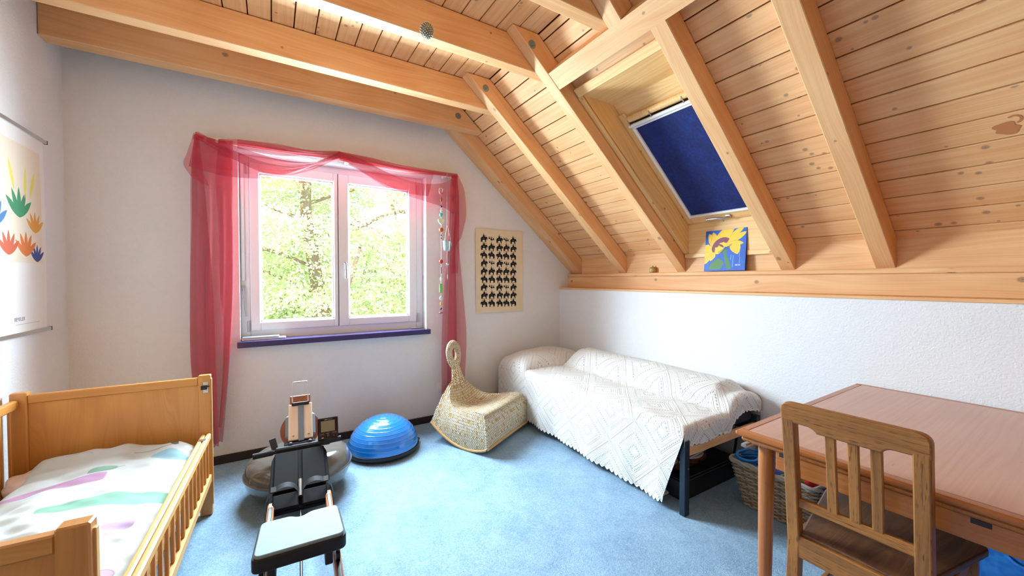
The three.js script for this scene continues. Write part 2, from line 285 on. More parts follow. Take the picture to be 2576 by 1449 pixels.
// ---------------------------------------------------------------- skylight
{
  const w = struct('window_2'); tag(w, 'roof window with a dark blue blind in a pine lined shaft', 'skylight');
  const g = slope(); // only used to place parts: lining in world axes, window in slope axes
  const zl = -1.985, zr = -1.325, zc = (zl + zr) / 2;
  const atO = (s, o) => [OX + s * CA + o * SA, OY - s * SA + o * CA];
  // lining boards: head level, sill upright
  const hy = 2.572, sx = 2.945, O1 = 0.105, O2 = 0.33;
  const xHead = (o) => OX + (OY + o / CA - hy) / TAN, ySill = (o) => onSlope(sx, o);
  obj('head_lining', grainUV(prism([[xHead(O1), hy], [xHead(O2), hy], [xHead(O2), hy + 0.02], [xHead(O1), hy + 0.02]], zl, zr, [0, 0, 1]), [0, 0, 1], 0.4, 0.1), M.pine, w);
  obj('sill_lining', grainUV(prism([[sx, ySill(O1) - 0.03], [sx + 0.02, ySill(O1) - 0.03], [sx + 0.02, ySill(O2)], [sx, ySill(O2)]], zl, zr, [0, 0, 1]), [0, 0, 1], 1.1, 0.35), M.pine, w);
  const side = [[xHead(O1), hy], [xHead(O2), hy], [sx, ySill(O2)], [sx, ySill(O1)]];
  for (const [z0, z1] of [[zl - 0.014, zl], [zr, zr + 0.014]]) obj('side_lining', prism(side, z0, z1, [CA, -SA, 0]), M.pine, w);
  // casing strips round the shaft
  const strip = (s0, s1, z0, z1, grain) => { const q = grainUV(cbox(s1 - s0, 0.022, z1 - z0, 0.003, (s0 + s1) / 2, 0.101, (z0 + z1) / 2), grain, 0.7, 0.2); q.rotateZ(-ANG); q.translate(OX, OY, 0); return q; };
  const sTop = (xHead(O1) - OX - O1 * SA) / CA, sBot = (sx - OX - O1 * SA) / CA;
  obj('casing', strip(sTop - 0.06, sTop, zl - 0.03, zr + 0.016, [0, 0, 1]), M.pine, w);
  obj('casing', strip(sTop, sBot, zl - 0.036, zl, [1, 0, 0]), M.pine, w);
  obj('casing', strip(sTop, sBot, zr, zr + 0.018, [1, 0, 0]), M.pine, w);
  obj('casing', wbox(0.02, 0.035, zr - zl + 0.06, [0, 0, 1], 0.003, sx + 0.004, ySill(O1) - 0.028, zc), M.pine, w);
  // the window itself, in slope axes
  const s0 = 0.76, s1 = 1.78, oW = 0.285, put = (q) => { q.rotateZ(-ANG); q.translate(OX, OY, 0); return q; };
  const bar = (a, b, z0, z1, o, th, grain, mat, name, c = 0.004) => obj(name, put(grainUV(cbox(b - a, th, z1 - z0, c, (a + b) / 2, o, (z0 + z1) / 2), grain, 0.3, 0.4)), mat, w);
  bar(s0 - 0.03, s1 + 0.03, zl, zl + 0.055, oW + 0.01, 0.05, [1, 0, 0], M.pine, 'window_frame'); bar(s0 - 0.03, s1 + 0.03, zr - 0.055, zr, oW + 0.01, 0.05, [1, 0, 0], M.pine, 'window_frame');
  bar(s1 - 0.045, s1 + 0.03, zl + 0.055, zr - 0.055, oW + 0.01, 0.05, [0, 0, 1], M.pine, 'window_frame');
  bar(s0 - 0.16, s0 + 0.06, zl, zr, oW + 0.03, 0.05, [0, 0, 1], M.pine, 'window_frame');
  obj('ventilation_flap', [put(new THREE.CylinderGeometry(0.022, 0.022, zr - zl - 0.12, 16).rotateX(Math.PI / 2).translate(s0 + 0.02, oW - 0.02, zc))], M.pine, w);
  for (const z of [zl + 0.07, zc - 0.08, zc + 0.16]) obj('bracket', put(cbox(0.05, 0.05, 0.008, 0.002, s0 + 0.035, oW - 0.02, z)), M.metal, w);
  bar(s0 + 0.055, s0 + 0.075, zl + 0.05, zr - 0.04, oW - 0.035, 0.022, [0, 0, 1], M.white, 'blind_rail'); bar(s0 + 0.08, s0 + 0.098, zl + 0.06, zr - 0.05, oW - 0.022, 0.014, [0, 0, 1], M.white, 'blind_rail');
  bar(s0 + 0.09, s1 - 0.035, zl + 0.055, zl + 0.078, oW - 0.02, 0.02, [1, 0, 0], M.white, 'blind_guide'); bar(s0 + 0.09, s1 - 0.035, zr - 0.078, zr - 0.055, oW - 0.02, 0.02, [1, 0, 0], M.white, 'blind_guide');
  bar(s1 - 0.06, s1 - 0.043, zl + 0.06, zr - 0.06, oW - 0.022, 0.02, [0, 0, 1], M.white, 'blind_rail');
  const nn = noiseGrid(40, 60, 91), n2 = noiseGrid(8, 8, 92), bt = dataTex(256, 256, (u, v) => { const q = 0.6 * nn(u, v) + 0.4 * n2(u, v); return [0 + 4 * q, 18 + 26 * q, 76 + 48 * q]; }); bt.repeat.set(2, 2);
  M.blind = new THREE.MeshPhysicalMaterial({ map: bt, roughness: 0.8 });
  bar(s0 + 0.08, s1 - 0.045, zl + 0.074, zr - 0.074, oW - 0.012, 0.003, [1, 0, 0], M.blind, 'blind');
  bar(s0 - 0.03, s1 + 0.03, zl + 0.03, zr - 0.03, oW + 0.03, 0.006, [1, 0, 0], M.glass, 'pane');
  bar(0.2, s1 + 0.5, zl - 0.08, zr + 0.08, oW + 0.08, 0.02, [1, 0, 0], M.backing, 'outer_shutter');
  // handle on the lower frame
  const hz = zc - 0.02, hp = (s, o, z) => { const [x, y] = atO(s, o); return [x, y, z]; };
  obj('handle', [tube([hp(s1 - 0.005, oW - 0.03, hz + 0.04), hp(s1 - 0.012, oW - 0.055, hz + 0.03), hp(s1 - 0.03, oW - 0.06, hz - 0.01), hp(s1 - 0.03, oW - 0.058, hz - 0.10)], 0.009, 24, 10)], M.metal, w);
  obj('handle_base', [put(cbox(0.035, 0.02, 0.04, 0.005, s1 - 0.003, oW - 0.02, hz + 0.045))], M.metal, w);
}

// ---------------------------------------------------------------- window
{
  const w = struct('window_1'); tag(w, 'white two-leaf window with a view of sunlit trees', 'window');
  const z = -3.60, fr = (x0, x1, y0, y1, zc, d, c = 0.004) => cbox(x1 - x0, y1 - y0, d, c, (x0 + x1) / 2, (y0 + y1) / 2, zc);
  obj('frame', [fr(WX0, WX0 + 0.062, WY0, WY1, z - 0.04, 0.07), fr(WX1 - 0.062, WX1, WY0, WY1, z - 0.04, 0.07), fr(WX0 + 0.062, WX1 - 0.062, WY0, 0.948, z - 0.04, 0.07), fr(WX0 + 0.062, WX1 - 0.062, 2.235, WY1, z - 0.04, 0.07)], M.white, w);
  const leaf = (x0, x1, g0, g1) => {
    const l = obj('sash', [fr(x0, g0, 0.945, 2.24, z - 0.02, 0.06, 0.006), fr(g1, x1, 0.945, 2.24, z - 0.02, 0.06, 0.006), fr(g0, g1, 0.945, 1.012, z - 0.02, 0.06, 0.006), fr(g0, g1, 2.165, 2.24, z - 0.02, 0.06, 0.006)], M.white, w);
    obj('glazing_bead', [fr(g0, g0 + 0.012, 1.012, 2.165, z - 0.028, 0.03, 0.003), fr(g1 - 0.012, g1, 1.012, 2.165, z - 0.028, 0.03, 0.003), fr(g0, g1, 1.012, 1.024, z - 0.028, 0.03, 0.003), fr(g0, g1, 2.153, 2.165, z - 0.028, 0.03, 0.003)], M.white, l);
    obj('pane', new THREE.BoxGeometry(g1 - g0 - 0.01, 1.145, 0.006).translate((g0 + g1) / 2, 1.588, z - 0.035), M.glass, l);
    return l;
  };
  obj('seal', cbox(0.01, 1.29, 0.02, 0.001, 0.4825, 1.592, z - 0.035), M.black, w);
  leaf(-0.142, 0.4795, -0.078, 0.447); const r = leaf(0.4855, 1.158, 0.565, 1.086);
  obj('handle', [cbox(0.026, 0.07, 0.012, 0.005, 0.533, 1.46, z + 0.016), rod([0.533, 1.48, z + 0.016], [0.533, 1.48, z + 0.05], 0.008), tube([[0.533, 1.48, z + 0.05], [0.534, 1.46, z + 0.053], [0.536, 1.42, z + 0.052], [0.537, 1.355, z + 0.05]], 0.0095, 16, 10)], M.metal, r);
  for (const [x, y] of [[-0.155, 0.985], [1.17, 0.985], [-0.155, 2.19], [1.17, 2.19]]) obj('hinge', rod([x, y - 0.045, z + 0.012], [x, y + 0.04, z + 0.012], 0.008), M.metal, w);
  obj('tilt_stay', [rod([-0.188, 1.28, z + 0.02], [-0.172, 1.06, z + 0.02], 0.005), cbox(0.018, 0.05, 0.012, 0.003, -0.187, 1.28, z + 0.01)], M.metal, w);
  obj('frame_rail', cbox(0.022, 0.9, 0.012, 0.003, -0.186, 1.78, z + 0.003), M.white, w);
  M.sill = new THREE.MeshPhysicalMaterial({ color: 0x3a3466, roughness: 0.25, clearcoat: 0.4 });
  const s = struct('trim_3', cbox(1.466, 0.044, 0.155, 0.003, 0.511, 0.862, -3.525), M.sill); tag(s, 'dark violet window sill board', 'window sill');
  obj('stay_hook', cbox(0.09, 0.008, 0.012, 0.002, 1.14, 0.888, -3.565), M.metal, w);
}
// wall socket by the curtain
{
  const t = thing('wall_socket', 'small white wall socket low on the window wall beside the curtain', 'socket', [1.36, 0.315, ZB]);
  obj('plate', new RoundedBoxGeometry(0.078, 0.078, 0.01, 2, 0.004).translate(0, 0, 0.005), M.white, t);
  obj('insert', new THREE.CylinderGeometry(0.02, 0.022, 0.006, 20).rotateX(Math.PI / 2).translate(0, 0, 0.012), M.whiteMat, t);
}
// ---------------------------------------------------------------- bed by the knee wall
const local = (g, geo) => { const p = g.position; return (Array.isArray(geo) ? merged(geo) : geo).translate(-p.x, -p.y, -p.z); };
M.navy = plain(0x1c2a38, 0.4); M.mattress = plain(0x23262e, 0.9);
{
  const b = thing('single_bed', 'low single bed with dark legs and a bare wooden end rail along the knee wall', 'bed', [2.37, 0, -2.37]);
  const P = (n, g, m) => obj(n, local(b, g), m, b);
  for (const [x, z] of [[1.985, -1.349], [2.755, -1.349], [1.985, -3.385], [2.755, -3.385]]) { const l = P('leg', cbox(0.044, x < 2 ? 0.43 : 0.43, 0.036, 0.003, x, 0.215, z), M.navy); if (z > -2) obj('screw', local(b, rod([x + 0.008, 0.27, z + 0.017], [x + 0.008, 0.27, z + 0.021], 0.005)), M.metal, l); }
  P('side_rail', wbox(0.025, 0.11, 2.0, [0, 0, 1], 0.003, 1.985, 0.375, -2.367), M.navy);
  P('side_rail', wbox(0.025, 0.11, 2.0, [0, 0, 1], 0.003, 2.755, 0.375, -2.367), M.navy);
  P('end_rail', wbox(0.726, 0.052, 0.022, [1, 0, 0], 0.003, 2.37, 0.362, -1.346), M.crib ?? M.beam);
  P('end_rail', wbox(0.726, 0.09, 0.022, [1, 0, 0], 0.003, 2.37, 0.375, -3.385), M.navy);
  P('mattress', new RoundedBoxGeometry(0.74, 0.1, 2.02, 3, 0.03).translate(2.37, 0.445, -2.367), M.mattress);
}
// knitted lace coverlet
{
  const S = 1024, cv = document.createElement('canvas'); cv.width = cv.height = S; const c = cv.getContext('2d');
  const cb = document.createElement('canvas'); cb.width = cb.height = S; const d = cb.getContext('2d');
  c.fillStyle = '#ecebe9'; c.fillRect(0, 0, S, S); d.fillStyle = '#808080'; d.fillRect(0, 0, S, S);
  // one diamond patch of side S / sqrt2, drawn in its own axes and repeated on the diagonal lattice
  const side = S / Math.SQRT2;
  const patch = (ctx, bump) => {
    const line = (x0, y0, x1, y1, w, col) => { ctx.strokeStyle = col; ctx.lineWidth = w; ctx.beginPath(); ctx.moveTo(x0, y0); ctx.lineTo(x1, y1); ctx.stroke(); };
    const dot = (x, y, r, col) => { ctx.fillStyle = col; ctx.beginPath(); ctx.ellipse(x, y, r, r * 0.8, 0, 0, 7); ctx.fill(); };
    const hi = bump ? '#ffffff' : '#f3f2ef', lo = bump ? '#181818' : '#dfdedc', hole = bump ? '#000000' : '#aeb3b6';
    line(0, 0, side, 0, 7, lo); line(0, 0, 0, side, 7, lo); line(10, 10, side - 10, 10, 6, hi); line(10, 10, 10, side - 10, 6, hi);
    for (let k = 0; k < 4; k++) {                                   // four corners: ribs, eyelet rows and leaf rows parallel to the patch's edges
      ctx.save(); ctx.translate(side / 2, side / 2); ctx.rotate(k * Math.PI / 2);
      for (let r = 0; r < 9; r++) { const y = -side * 0.46 + r * 36, half = -y * 0.9; if (half < 10) break;
        if (r === 1 || r === 5) for (let x = -half + 14; x < half - 8; x += 27) dot(x, y, 6, hole);
        else if (r === 3 || r === 7) for (let x = -half + 10; x < half - 8; x += 38) { ctx.save(); ctx.translate(x, y); ctx.rotate(0.7); ctx.fillStyle = hi; ctx.beginPath(); ctx.ellipse(0, 0, 15, 7, 0, 0, 7); ctx.fill(); ctx.restore(); ctx.save(); ctx.translate(x + 17, y); ctx.rotate(-0.7); ctx.beginPath(); ctx.ellipse(0, 0, 15, 7, 0, 0, 7); ctx.fill(); ctx.restore(); dot(x + 8, y + 13, 4, hole); }
        else if (r === 8) { for (let x = -half; x < half; x += 30) dot(x, y, 9, hi); }
        else if (bump) { line(-half, y, half, y, 15, hi); line(-half, y + 12, half, y + 12, 6, lo); } }
      ctx.restore();
    }
    for (const [x, y, a] of [[0, 0, Math.PI / 4], [side, 0, 3 * Math.PI / 4], [side, side, -3 * Math.PI / 4], [0, side, -Math.PI / 4]]) {   // raised leaf flower where four patches meet
      ctx.save(); ctx.translate(x, y); ctx.rotate(a); ctx.fillStyle = hi; ctx.beginPath(); ctx.ellipse(78, 0, 62, 28, 0, 0, 7); ctx.fill(); ctx.strokeStyle = lo; ctx.lineWidth = bump ? 6 : 3; ctx.stroke(); line(20, 0, 130, 0, 3, lo); ctx.restore();
    }
  };
  for (const [ctx, bump] of [[c, false], [d, true]]) for (let i = -1; i < 3; i++) for (let j = -1; j < 3; j++) {
    ctx.save(); ctx.translate(S / 2 + (i - j) * S / 2, (i + j) * S / 2 - S / 2); ctx.rotate(Math.PI / 4); patch(ctx, bump); ctx.restore();
  }
  const ct = new THREE.CanvasTexture(cv), bt = new THREE.CanvasTexture(cb);
  for (const t of [ct, bt]) { t.wrapS = t.wrapT = THREE.RepeatWrapping; t.repeat.set(1 / 0.42, 1 / 0.42); t.magFilter = THREE.LinearFilter; }
  ct.colorSpace = THREE.SRGBColorSpace;
  M.lace = new THREE.MeshPhysicalMaterial({ map: ct, bumpMap: bt, bumpScale: 0.011, roughness: 0.95, side: THREE.DoubleSide });
  const n1 = noiseGrid(7, 9, 301), n2 = noiseGrid(22, 30, 302), sm = (a, b, x) => { const t = Math.min(1, Math.max(0, (x - a) / (b - a))); return t * t * (3 - 2 * t); };
  const zN = -1.332, zF = -3.425, xE = 1.953, top = (x, z) => {
    let y = 0.508;
    const bx = Math.abs(x - 2.63) / 0.21, bm = sm(-3.02, -2.86, z) * (1 - sm(-1.5, -1.4, z) * 0.35); y += bx < 1 ? 0.165 * Math.pow(1 - bx ** 2.4, 0.6) * bm * (1 - 0.12 * sm(-2.2, -1.4, z)) : 0;
    const px = Math.abs(x - 2.36) / 0.43, pz = Math.abs(z + 3.2) / 0.235; if (px < 1 && pz < 1) y = Math.max(y, 0.508 + 0.135 * Math.pow((1 - px ** 3) * (1 - pz ** 2.6), 0.6));
    return y + 0.018 * (n1(x * 0.7, z * 0.4) - 0.5) + 0.006 * (n2(x * 0.7, z * 0.4) - 0.5);
  };
  const hang = 0.445, endN = 0.07, endF = 0.24, NP = 70, NQ = 620, pos = [], uv = [], idx = [];
  const LQ = endN + (zN - zF) + endF, LP = hang + (2.788 - xE);
  for (let j = 0; j <= NQ; j++) for (let i = 0; i <= NP; i++) {
    const q = j / NQ * LQ, p = i / NP * LP;
    let z = zN - Math.min(Math.max(q - endN, 0), zN - zF), dropN = Math.max(0, endN - q), dropF = Math.max(0, q - endN - (zN - zF));
    const R = 0.045, rr = (dist) => dist < R ? R - Math.sqrt(Math.max(0, R * R - (R - dist) ** 2)) : 0;
    let x, y;
    if (p >= hang) {
      x = xE + p - hang; y = top(x, z) - rr(x - xE) - rr(zN - z) * 0.9 - rr(z - zF) * 0.9;
      const sc = dropN > 0 ? 0 : 0; y -= dropN + dropF + sc;
      if (dropN > 0) z = zN + 0.006 * Math.sin(x * 21) - 0.0; if (dropF > 0) z = zF + 0.004 * Math.sin(x * 19);
      if (j === 0) y -= 0.016 * Math.abs(Math.sin(Math.PI * x / 0.042)); if (j === NQ) y -= 0.01 * Math.abs(Math.sin(Math.PI * x / 0.034));
    } else {
      const dn = hang - p, y0 = top(xE, z) - R, hem = 0.052 + 0.03 * sm(-2.2, -2.8, z) + 0.012 * Math.sin(z * 5) + 0.05 * Math.exp((z - zN) / 0.05);
      y = y0 - (y0 - hem) * dn / hang;
      if (dropF > 0) y = Math.max(y, 0.2);
      const w = dn / hang; x = xE - 0.012 * w - (0.012 * Math.sin(z * 8.3) + 0.008 * Math.sin(z * 21 + 1)) * w + 0.035 * Math.exp(-(((z + 2.93) / 0.2) ** 2)) * w;
      if (i === 0) y -= 0.018 * Math.abs(Math.sin(Math.PI * q / 0.042));
      z = Math.min(z, zN - 0.095 * w * w * Math.exp((z - zN) / 0.25)) - 0.1 * w * Math.exp((z - zN) / 0.12) * 0.9;
    }
    pos.push(x, y, z); uv.push(p, q);
  }
  for (let j = 0; j < NQ; j++) for (let i = 0; i < NP; i++) { const a = j * (NP + 1) + i, b = a + 1, e = a + NP + 1, f = e + 1; idx.push(a, e, b, b, e, f); }
  const g = new THREE.BufferGeometry(); g.setAttribute('position', new THREE.Float32BufferAttribute(pos, 3)); g.setAttribute('uv', new THREE.Float32BufferAttribute(uv, 2)); g.setIndex(idx); g.computeVertexNormals();
  tag(obj('coverlet', g, M.lace), 'white knitted lace coverlet with scalloped edge spread over the low bed', 'coverlet');
}
// things kept under the bed
{
  const t = thing('storage_crate', 'black open storage crate on the carpet under the bed', 'crate', [2.4, 0, -1.86]);
  const P = (n, g, m) => obj(n, local(t, g), m, t);
  P('base', cbox(0.62, 0.012, 0.86, 0.002, 2.4, 0.008, -1.86), M.black);
  P('side', cbox(0.62, 0.11, 0.014, 0.003, 2.4, 0.062, -1.437), M.black); P('side', cbox(0.62, 0.11, 0.014, 0.003, 2.4, 0.062, -2.283), M.black);
  P('side', cbox(0.014, 0.11, 0.83, 0.003, 2.097, 0.062, -1.86), M.black); P('side', cbox(0.014, 0.11, 0.83, 0.003, 2.703, 0.062, -1.86), M.black);
  M.rods = new THREE.MeshPhysicalMaterial({ color: 0xc9ccd2, roughness: 0.45, metalness: 0.3 }); P('lid', cbox(0.61, 0.012, 0.84, 0.003, 2.4, 0.121, -1.86), M.black);
  M.suede = plain(0x6a3d22, 0.95); M.fleece = plain(0xd9cbb6, 1); M.card = plain(0xb89a78, 0.9);
  for (const [x, z, r, which] of [[2.16, -1.58, 1.2, 'lying beside the bed leg'], [2.4, -1.56, 1.7, 'lying nearer the wicker basket']]) {
    const s = thing('slipper', 'brown suede slipper with cream fleece trim under the bed, ' + which, 'slipper', [x, 0.127, z], r);
    const sole = new THREE.Shape(); sole.moveTo(-0.035, -0.1); sole.bezierCurveTo(-0.05, 0, -0.05, 0.12, 0, 0.125); sole.bezierCurveTo(0.05, 0.12, 0.045, 0, 0.035, -0.1); sole.bezierCurveTo(0.02, -0.125, -0.02, -0.125, -0.035, -0.1);
    obj('sole', new THREE.ExtrudeGeometry(sole, { depth: 0.01, bevelEnabled: true, bevelSize: 0.002, bevelThickness: 0.002, bevelSegments: 1 }).rotateX(Math.PI / 2).translate(0, 0.014, 0), M.black, s);
    const up = new THREE.SphereGeometry(1, 20, 10, 0, Math.PI * 2, 0, Math.PI / 2).scale(0.05, 0.055, 0.075).translate(0, 0.012, 0.05); obj('upper', up, M.suede, s);
    obj('heel', new THREE.CylinderGeometry(0.043, 0.045, 0.042, 20, 1, true, Math.PI / 2, Math.PI).scale(1, 1, 1.5).rotateY(0).translate(0, 0.034, -0.04), M.suede, s);
    obj('fleece_trim', tube([[-0.042, 0.06, 0.02], [-0.044, 0.056, -0.05], [0, 0.056, -0.108], [0.044, 0.056, -0.05], [0.042, 0.06, 0.02], [0, 0.068, 0.035]], 0.011, 40, 8, true), M.fleece, s);
  }
  const r = thing('drying_rack', 'folded grey metal drying rack lying on the crate under the bed', 'rack', [2.4, 0.127, -1.62]);
  for (const [k, dz] of [[0, 0], [1, 0.05], [2, 0.1]]) obj('rod', local(r, rod([2.03 + k * 0.02, 0.262 - k * 0.008, -1.41 - dz * 0.3], [2.72, 0.31 + k * 0.006, -1.43 - dz * 0.3], 0.006)), M.rods, r);
  obj('foot', local(r, rod([2.69, 0.128, -1.455], [2.69, 0.33, -1.43], 0.008)), M.black, r); obj('foot', local(r, rod([2.12, 0.128, -1.46], [2.12, 0.285, -1.42], 0.008)), M.black, r);
  tag(obj('cardboard_sheet', cbox(0.36, 0.012, 0.5, 0.002).rotateY(0.1).translate(2.47, 0.134, -1.92), M.card), 'flat beige cardboard sheet on the crate under the bed', 'cardboard');
  const lb = thing('laundry_bag', 'crumpled black cloth bag lying under the bed', 'bag', [2.45, 0.141, -1.86]);
  const bg = new THREE.SphereGeometry(1, 32, 18), q = bg.attributes.position, nn = noiseGrid(9, 9, 44); for (let i = 0; i < q.count; i++) { const x = q.getX(i), y = q.getY(i), z = q.getZ(i), k = 1 + 0.28 * (nn(Math.atan2(z, x) / 6.283 + 0.5, y * 0.5 + 0.5) - 0.5); q.setXYZ(i, x * k * 0.17, Math.max(-0.055, y * k * 0.075) + 0.056, z * k * 0.15); } bg.computeVertexNormals();
  obj('cloth', bg, plain(0x101014, 0.95), lb);
  obj('drawstring', tube([[-0.05, 0.12, 0.06], [0.0, 0.135, 0.08], [0.05, 0.12, 0.1], [0.1, 0.07, 0.12]], 0.004, 16, 6), plain(0x2b2b31, 0.9), lb);
  tag(obj('white_slat', cbox(0.045, 0.012, 0.5, 0.002).rotateX(0.22).translate(2.04, 0.085, -1.75), M.whiteMat), 'narrow white painted slat leaning under the front edge of the bed', 'slat');
}
// ---------------------------------------------------------------- woven rocking chair
{
  const S = 512, cv = document.createElement('canvas'); cv.width = cv.height = S; const c = cv.getContext('2d'), cb = document.createElement('canvas'); cb.width = cb.height = S; const d = cb.getContext('2d'), R = rng(41);
  c.fillStyle = '#94764a'; c.fillRect(0, 0, S, S); d.fillStyle = '#000'; d.fillRect(0, 0, S, S);
  const rows = 10, cols = 13, rh = S / rows, cw = S / cols, tones = ['#f3ebd8', '#efe3c8', '#e9d8b4', '#dcbc7e', '#f5efe0', '#f0e6cf', '#dab26c'];
  for (let r = 0; r < rows; r++) { const rowTone = R() < 0.22 ? 0.75 : 0.06; for (let k = -1; k <= cols; k++) {
    const x = (k + 0.5) * cw + (r % 2) * 6, y = (r + 0.5) * rh, t = tones[Math.floor((R() < rowTone ? 3 + R() * 4 : R() * 3))];
    for (const s of [-1, 1]) for (const [ctx, col] of [[c, t], [d, 's']]) {
      for (const ox of [0, x > S - cw ? -S : x < cw ? S : 0]) { ctx.save(); ctx.translate(x + ox, y + s * rh * 0.21); ctx.rotate(s * 0.55);
        if (col === 's') { const g = ctx.createRadialGradient(0, 0, 1, 0, 0, cw * 0.62); g.addColorStop(0, '#fff'); g.addColorStop(1, '#3a3a3a'); ctx.fillStyle = g; } else ctx.fillStyle = col;
        ctx.beginPath(); ctx.ellipse(0, 0, cw * 0.6, rh * 0.21, 0, 0, 7); ctx.fill(); ctx.restore(); if (!ox && !(x > S - cw || x < cw)) break; }
    } } }
  const ct = new THREE.CanvasTexture(cv), bt = new THREE.CanvasTexture(cb); for (const t of [ct, bt]) { t.wrapS = t.wrapT = THREE.RepeatWrapping; t.repeat.set(1 / 0.22, 1 / 0.22); } ct.colorSpace = THREE.SRGBColorSpace;
  M.weave = new THREE.MeshPhysicalMaterial({ map: ct, bumpMap: bt, bumpScale: 0.007, roughness: 0.9, side: THREE.DoubleSide });
  M.rattan = woodMat([222, 188, 128], [180, 130, 70], { seed: 43, streak: 0.8, rings: 30 }, 0.7);
  const t = thing('rocking_chair', 'low rocking chair woven from pale banana fibre with a looped handle back', 'chair', [1.522, 0, -3.0], 30 * Math.PI / 180);
  // seat path from the front edge back and up into the neck: z, y, half width, sag
  const path = [[0.265, 0.275, 0.33, 0], [0.255, 0.30, 0.328, 0.004], [0.2, 0.312, 0.318, 0.012], [0.1, 0.30, 0.3, 0.028], [0.0, 0.285, 0.28, 0.04], [-0.1, 0.29, 0.24, 0.045], [-0.17, 0.33, 0.2, 0.035], [-0.215, 0.40, 0.13, 0.015], [-0.235, 0.48, 0.07, 0.004], [-0.25, 0.56, 0.05, 0]];
  const cz = new THREE.CatmullRomCurve3(path.map((p) => V3(p[0], p[1], 0))), ch = new THREE.CatmullRomCurve3(path.map((p) => V3(p[2], p[3], 0)));
  const at = (u) => { const a = cz.getPoint(u), b = ch.getPoint(u); return [a.x, a.y, b.x, b.y]; };
  const grid = (nu, nv, f, su, sv) => { const pos = [], uv = [], idx = []; for (let i = 0; i <= nu; i++) for (let j = 0; j <= nv; j++) { const p = f(i / nu, j / nv); pos.push(p[0], p[1], p[2]); uv.push(p[3] ?? j / nv * sv, p[4] ?? i / nu * su); } for (let i = 0; i < nu; i++) for (let j = 0; j < nv; j++) { const a = i * (nv + 1) + j, b = a + 1, e = a + nv + 1, h = e + 1; idx.push(a, b, e, b, h, e); } const g = new THREE.BufferGeometry(); g.setAttribute('position', new THREE.Float32BufferAttribute(pos, 3)); g.setAttribute('uv', new THREE.Float32BufferAttribute(uv, 2)); g.setIndex(idx); g.computeVertexNormals(); return g; };
  const bump = (a, b) => 0.0025 * Math.sin(a * 2 * Math.PI / 0.022);
  obj('seat', grid(120, 40, (u, v) => { const [z, y, h, s] = at(u), x = (v * 2 - 1) * h; return [x, y - s * (1 - (v * 2 - 1) ** 2) + bump(u * 0.85), z, x + 0.4, u * 0.85]; }), M.weave, t);
  const yb = (z) => 0.008 + 0.95 * Math.max(0, z - 0.1) ** 2 * 1.2 + 0.62 * Math.max(0, 0.08 - z) ** 2 * 1.6;      // rocker curve
  const us = 0.84;
  for (const s of [-1, 1]) obj('side_panel', grid(60, 46, (u, v) => { const [z, y, h] = at(u * us + 0.02), zb = 0.285 - u * 0.58, hb = 0.345 - 0.05 * u, k = v, yy = y + (yb(zb) - y) * k, zz = z + (zb - z) * Math.pow(k, 0.8), bulge = 0.012 * Math.sin(k * Math.PI); return [s * (h + (hb - h) * Math.pow(k, 0.75) + bulge + bump(yy)), yy, zz, zz, yy]; }), M.weave, t);
  obj('front_panel', grid(46, 50, (u, v) => { const x = (v * 2 - 1), [z, y, h] = at(0.0), yB = yb(0.285), k = u, hb = 0.345; const yy = y + (yB - y) * k; return [x * (h + (hb - h) * k), yy, 0.266 + 0.022 * k + 0.012 * Math.sin(k * Math.PI) + bump(yy), x * 0.3 + 0.05, yy]; }), M.weave, t);
  obj('back_panel', grid(40, 40, (u, v) => { const x = (v * 2 - 1), [z, y, h] = at(0.86), zb = -0.295, k = u; const yy = y + (yb(zb) - y) * k; return [x * (h + (0.295 - h) * Math.pow(k, 0.75)), yy, z - 0.006 + (zb - z) * Math.pow(k, 0.8), x * 0.3, yy]; }), M.weave, t);
  for (const s of [-1, 1]) obj('runner', grainUV(tube(Array.from({ length: 14 }, (_, i) => { const u = i / 13, zb = 0.285 - u * 0.58; return [s * (0.345 - 0.05 * u), yb(zb) + 0.004, zb]; }), 0.011, 60, 8), [0, 0, 1]), M.rattan, t);
  obj('front_bar', grainUV(rod([-0.34, yb(0.285) + 0.004, 0.288], [0.34, yb(0.285) + 0.004, 0.288], 0.011), [1, 0, 0]), M.rattan, t);
  for (const s of [-1, 1]) obj('corner_cord', grainUV(tube([[s * 0.33, 0.278, 0.268], [s * 0.342, 0.18, 0.283], [s * 0.348, yb(0.285) + 0.01, 0.292]], 0.012, 30, 8), [0, 1, 0]), M.weave, t);
  // looped handle: flat woven ring leaning back
  { const pos = [], uv = [], idx = [], N = 90, K = 14, cy = 0.685, rz = -0.262;
    const ring = (a) => { const o = Math.sin(a), x = Math.cos(a); return { cx: x * 0.064, cy: cy + o * (o > 0 ? 0.075 : 0.105), w: 0.037 + (o < -0.5 ? 0.012 * (-o - 0.5) : 0) }; };
    for (let i = 0; i <= N; i++) { const a = i / N * 2 * Math.PI, r = ring(a), nx = Math.cos(a), ny = Math.sin(a); for (let j = 0; j <= K; j++) { const b = j / K * 2 * Math.PI, e = Math.cos(b) * r.w, f = Math.sin(b) * 0.024; const Y = r.cy + ny * e; pos.push(r.cx + nx * e, Y, rz - (Y - 0.55) * 0.13 + f); uv.push(j / K * 0.22, i / N * 0.8); } }
    for (let i = 0; i < N; i++) for (let j = 0; j < K; j++) { const a = i * (K + 1) + j; idx.push(a, a + K + 1, a + 1, a + 1, a + K + 1, a + K + 2); }
    const g = new THREE.BufferGeometry(); g.setAttribute('position', new THREE.Float32BufferAttribute(pos, 3)); g.setAttribute('uv', new THREE.Float32BufferAttribute(uv, 2)); g.setIndex(idx); g.computeVertexNormals(); obj('handle_loop', g, M.weave, t);
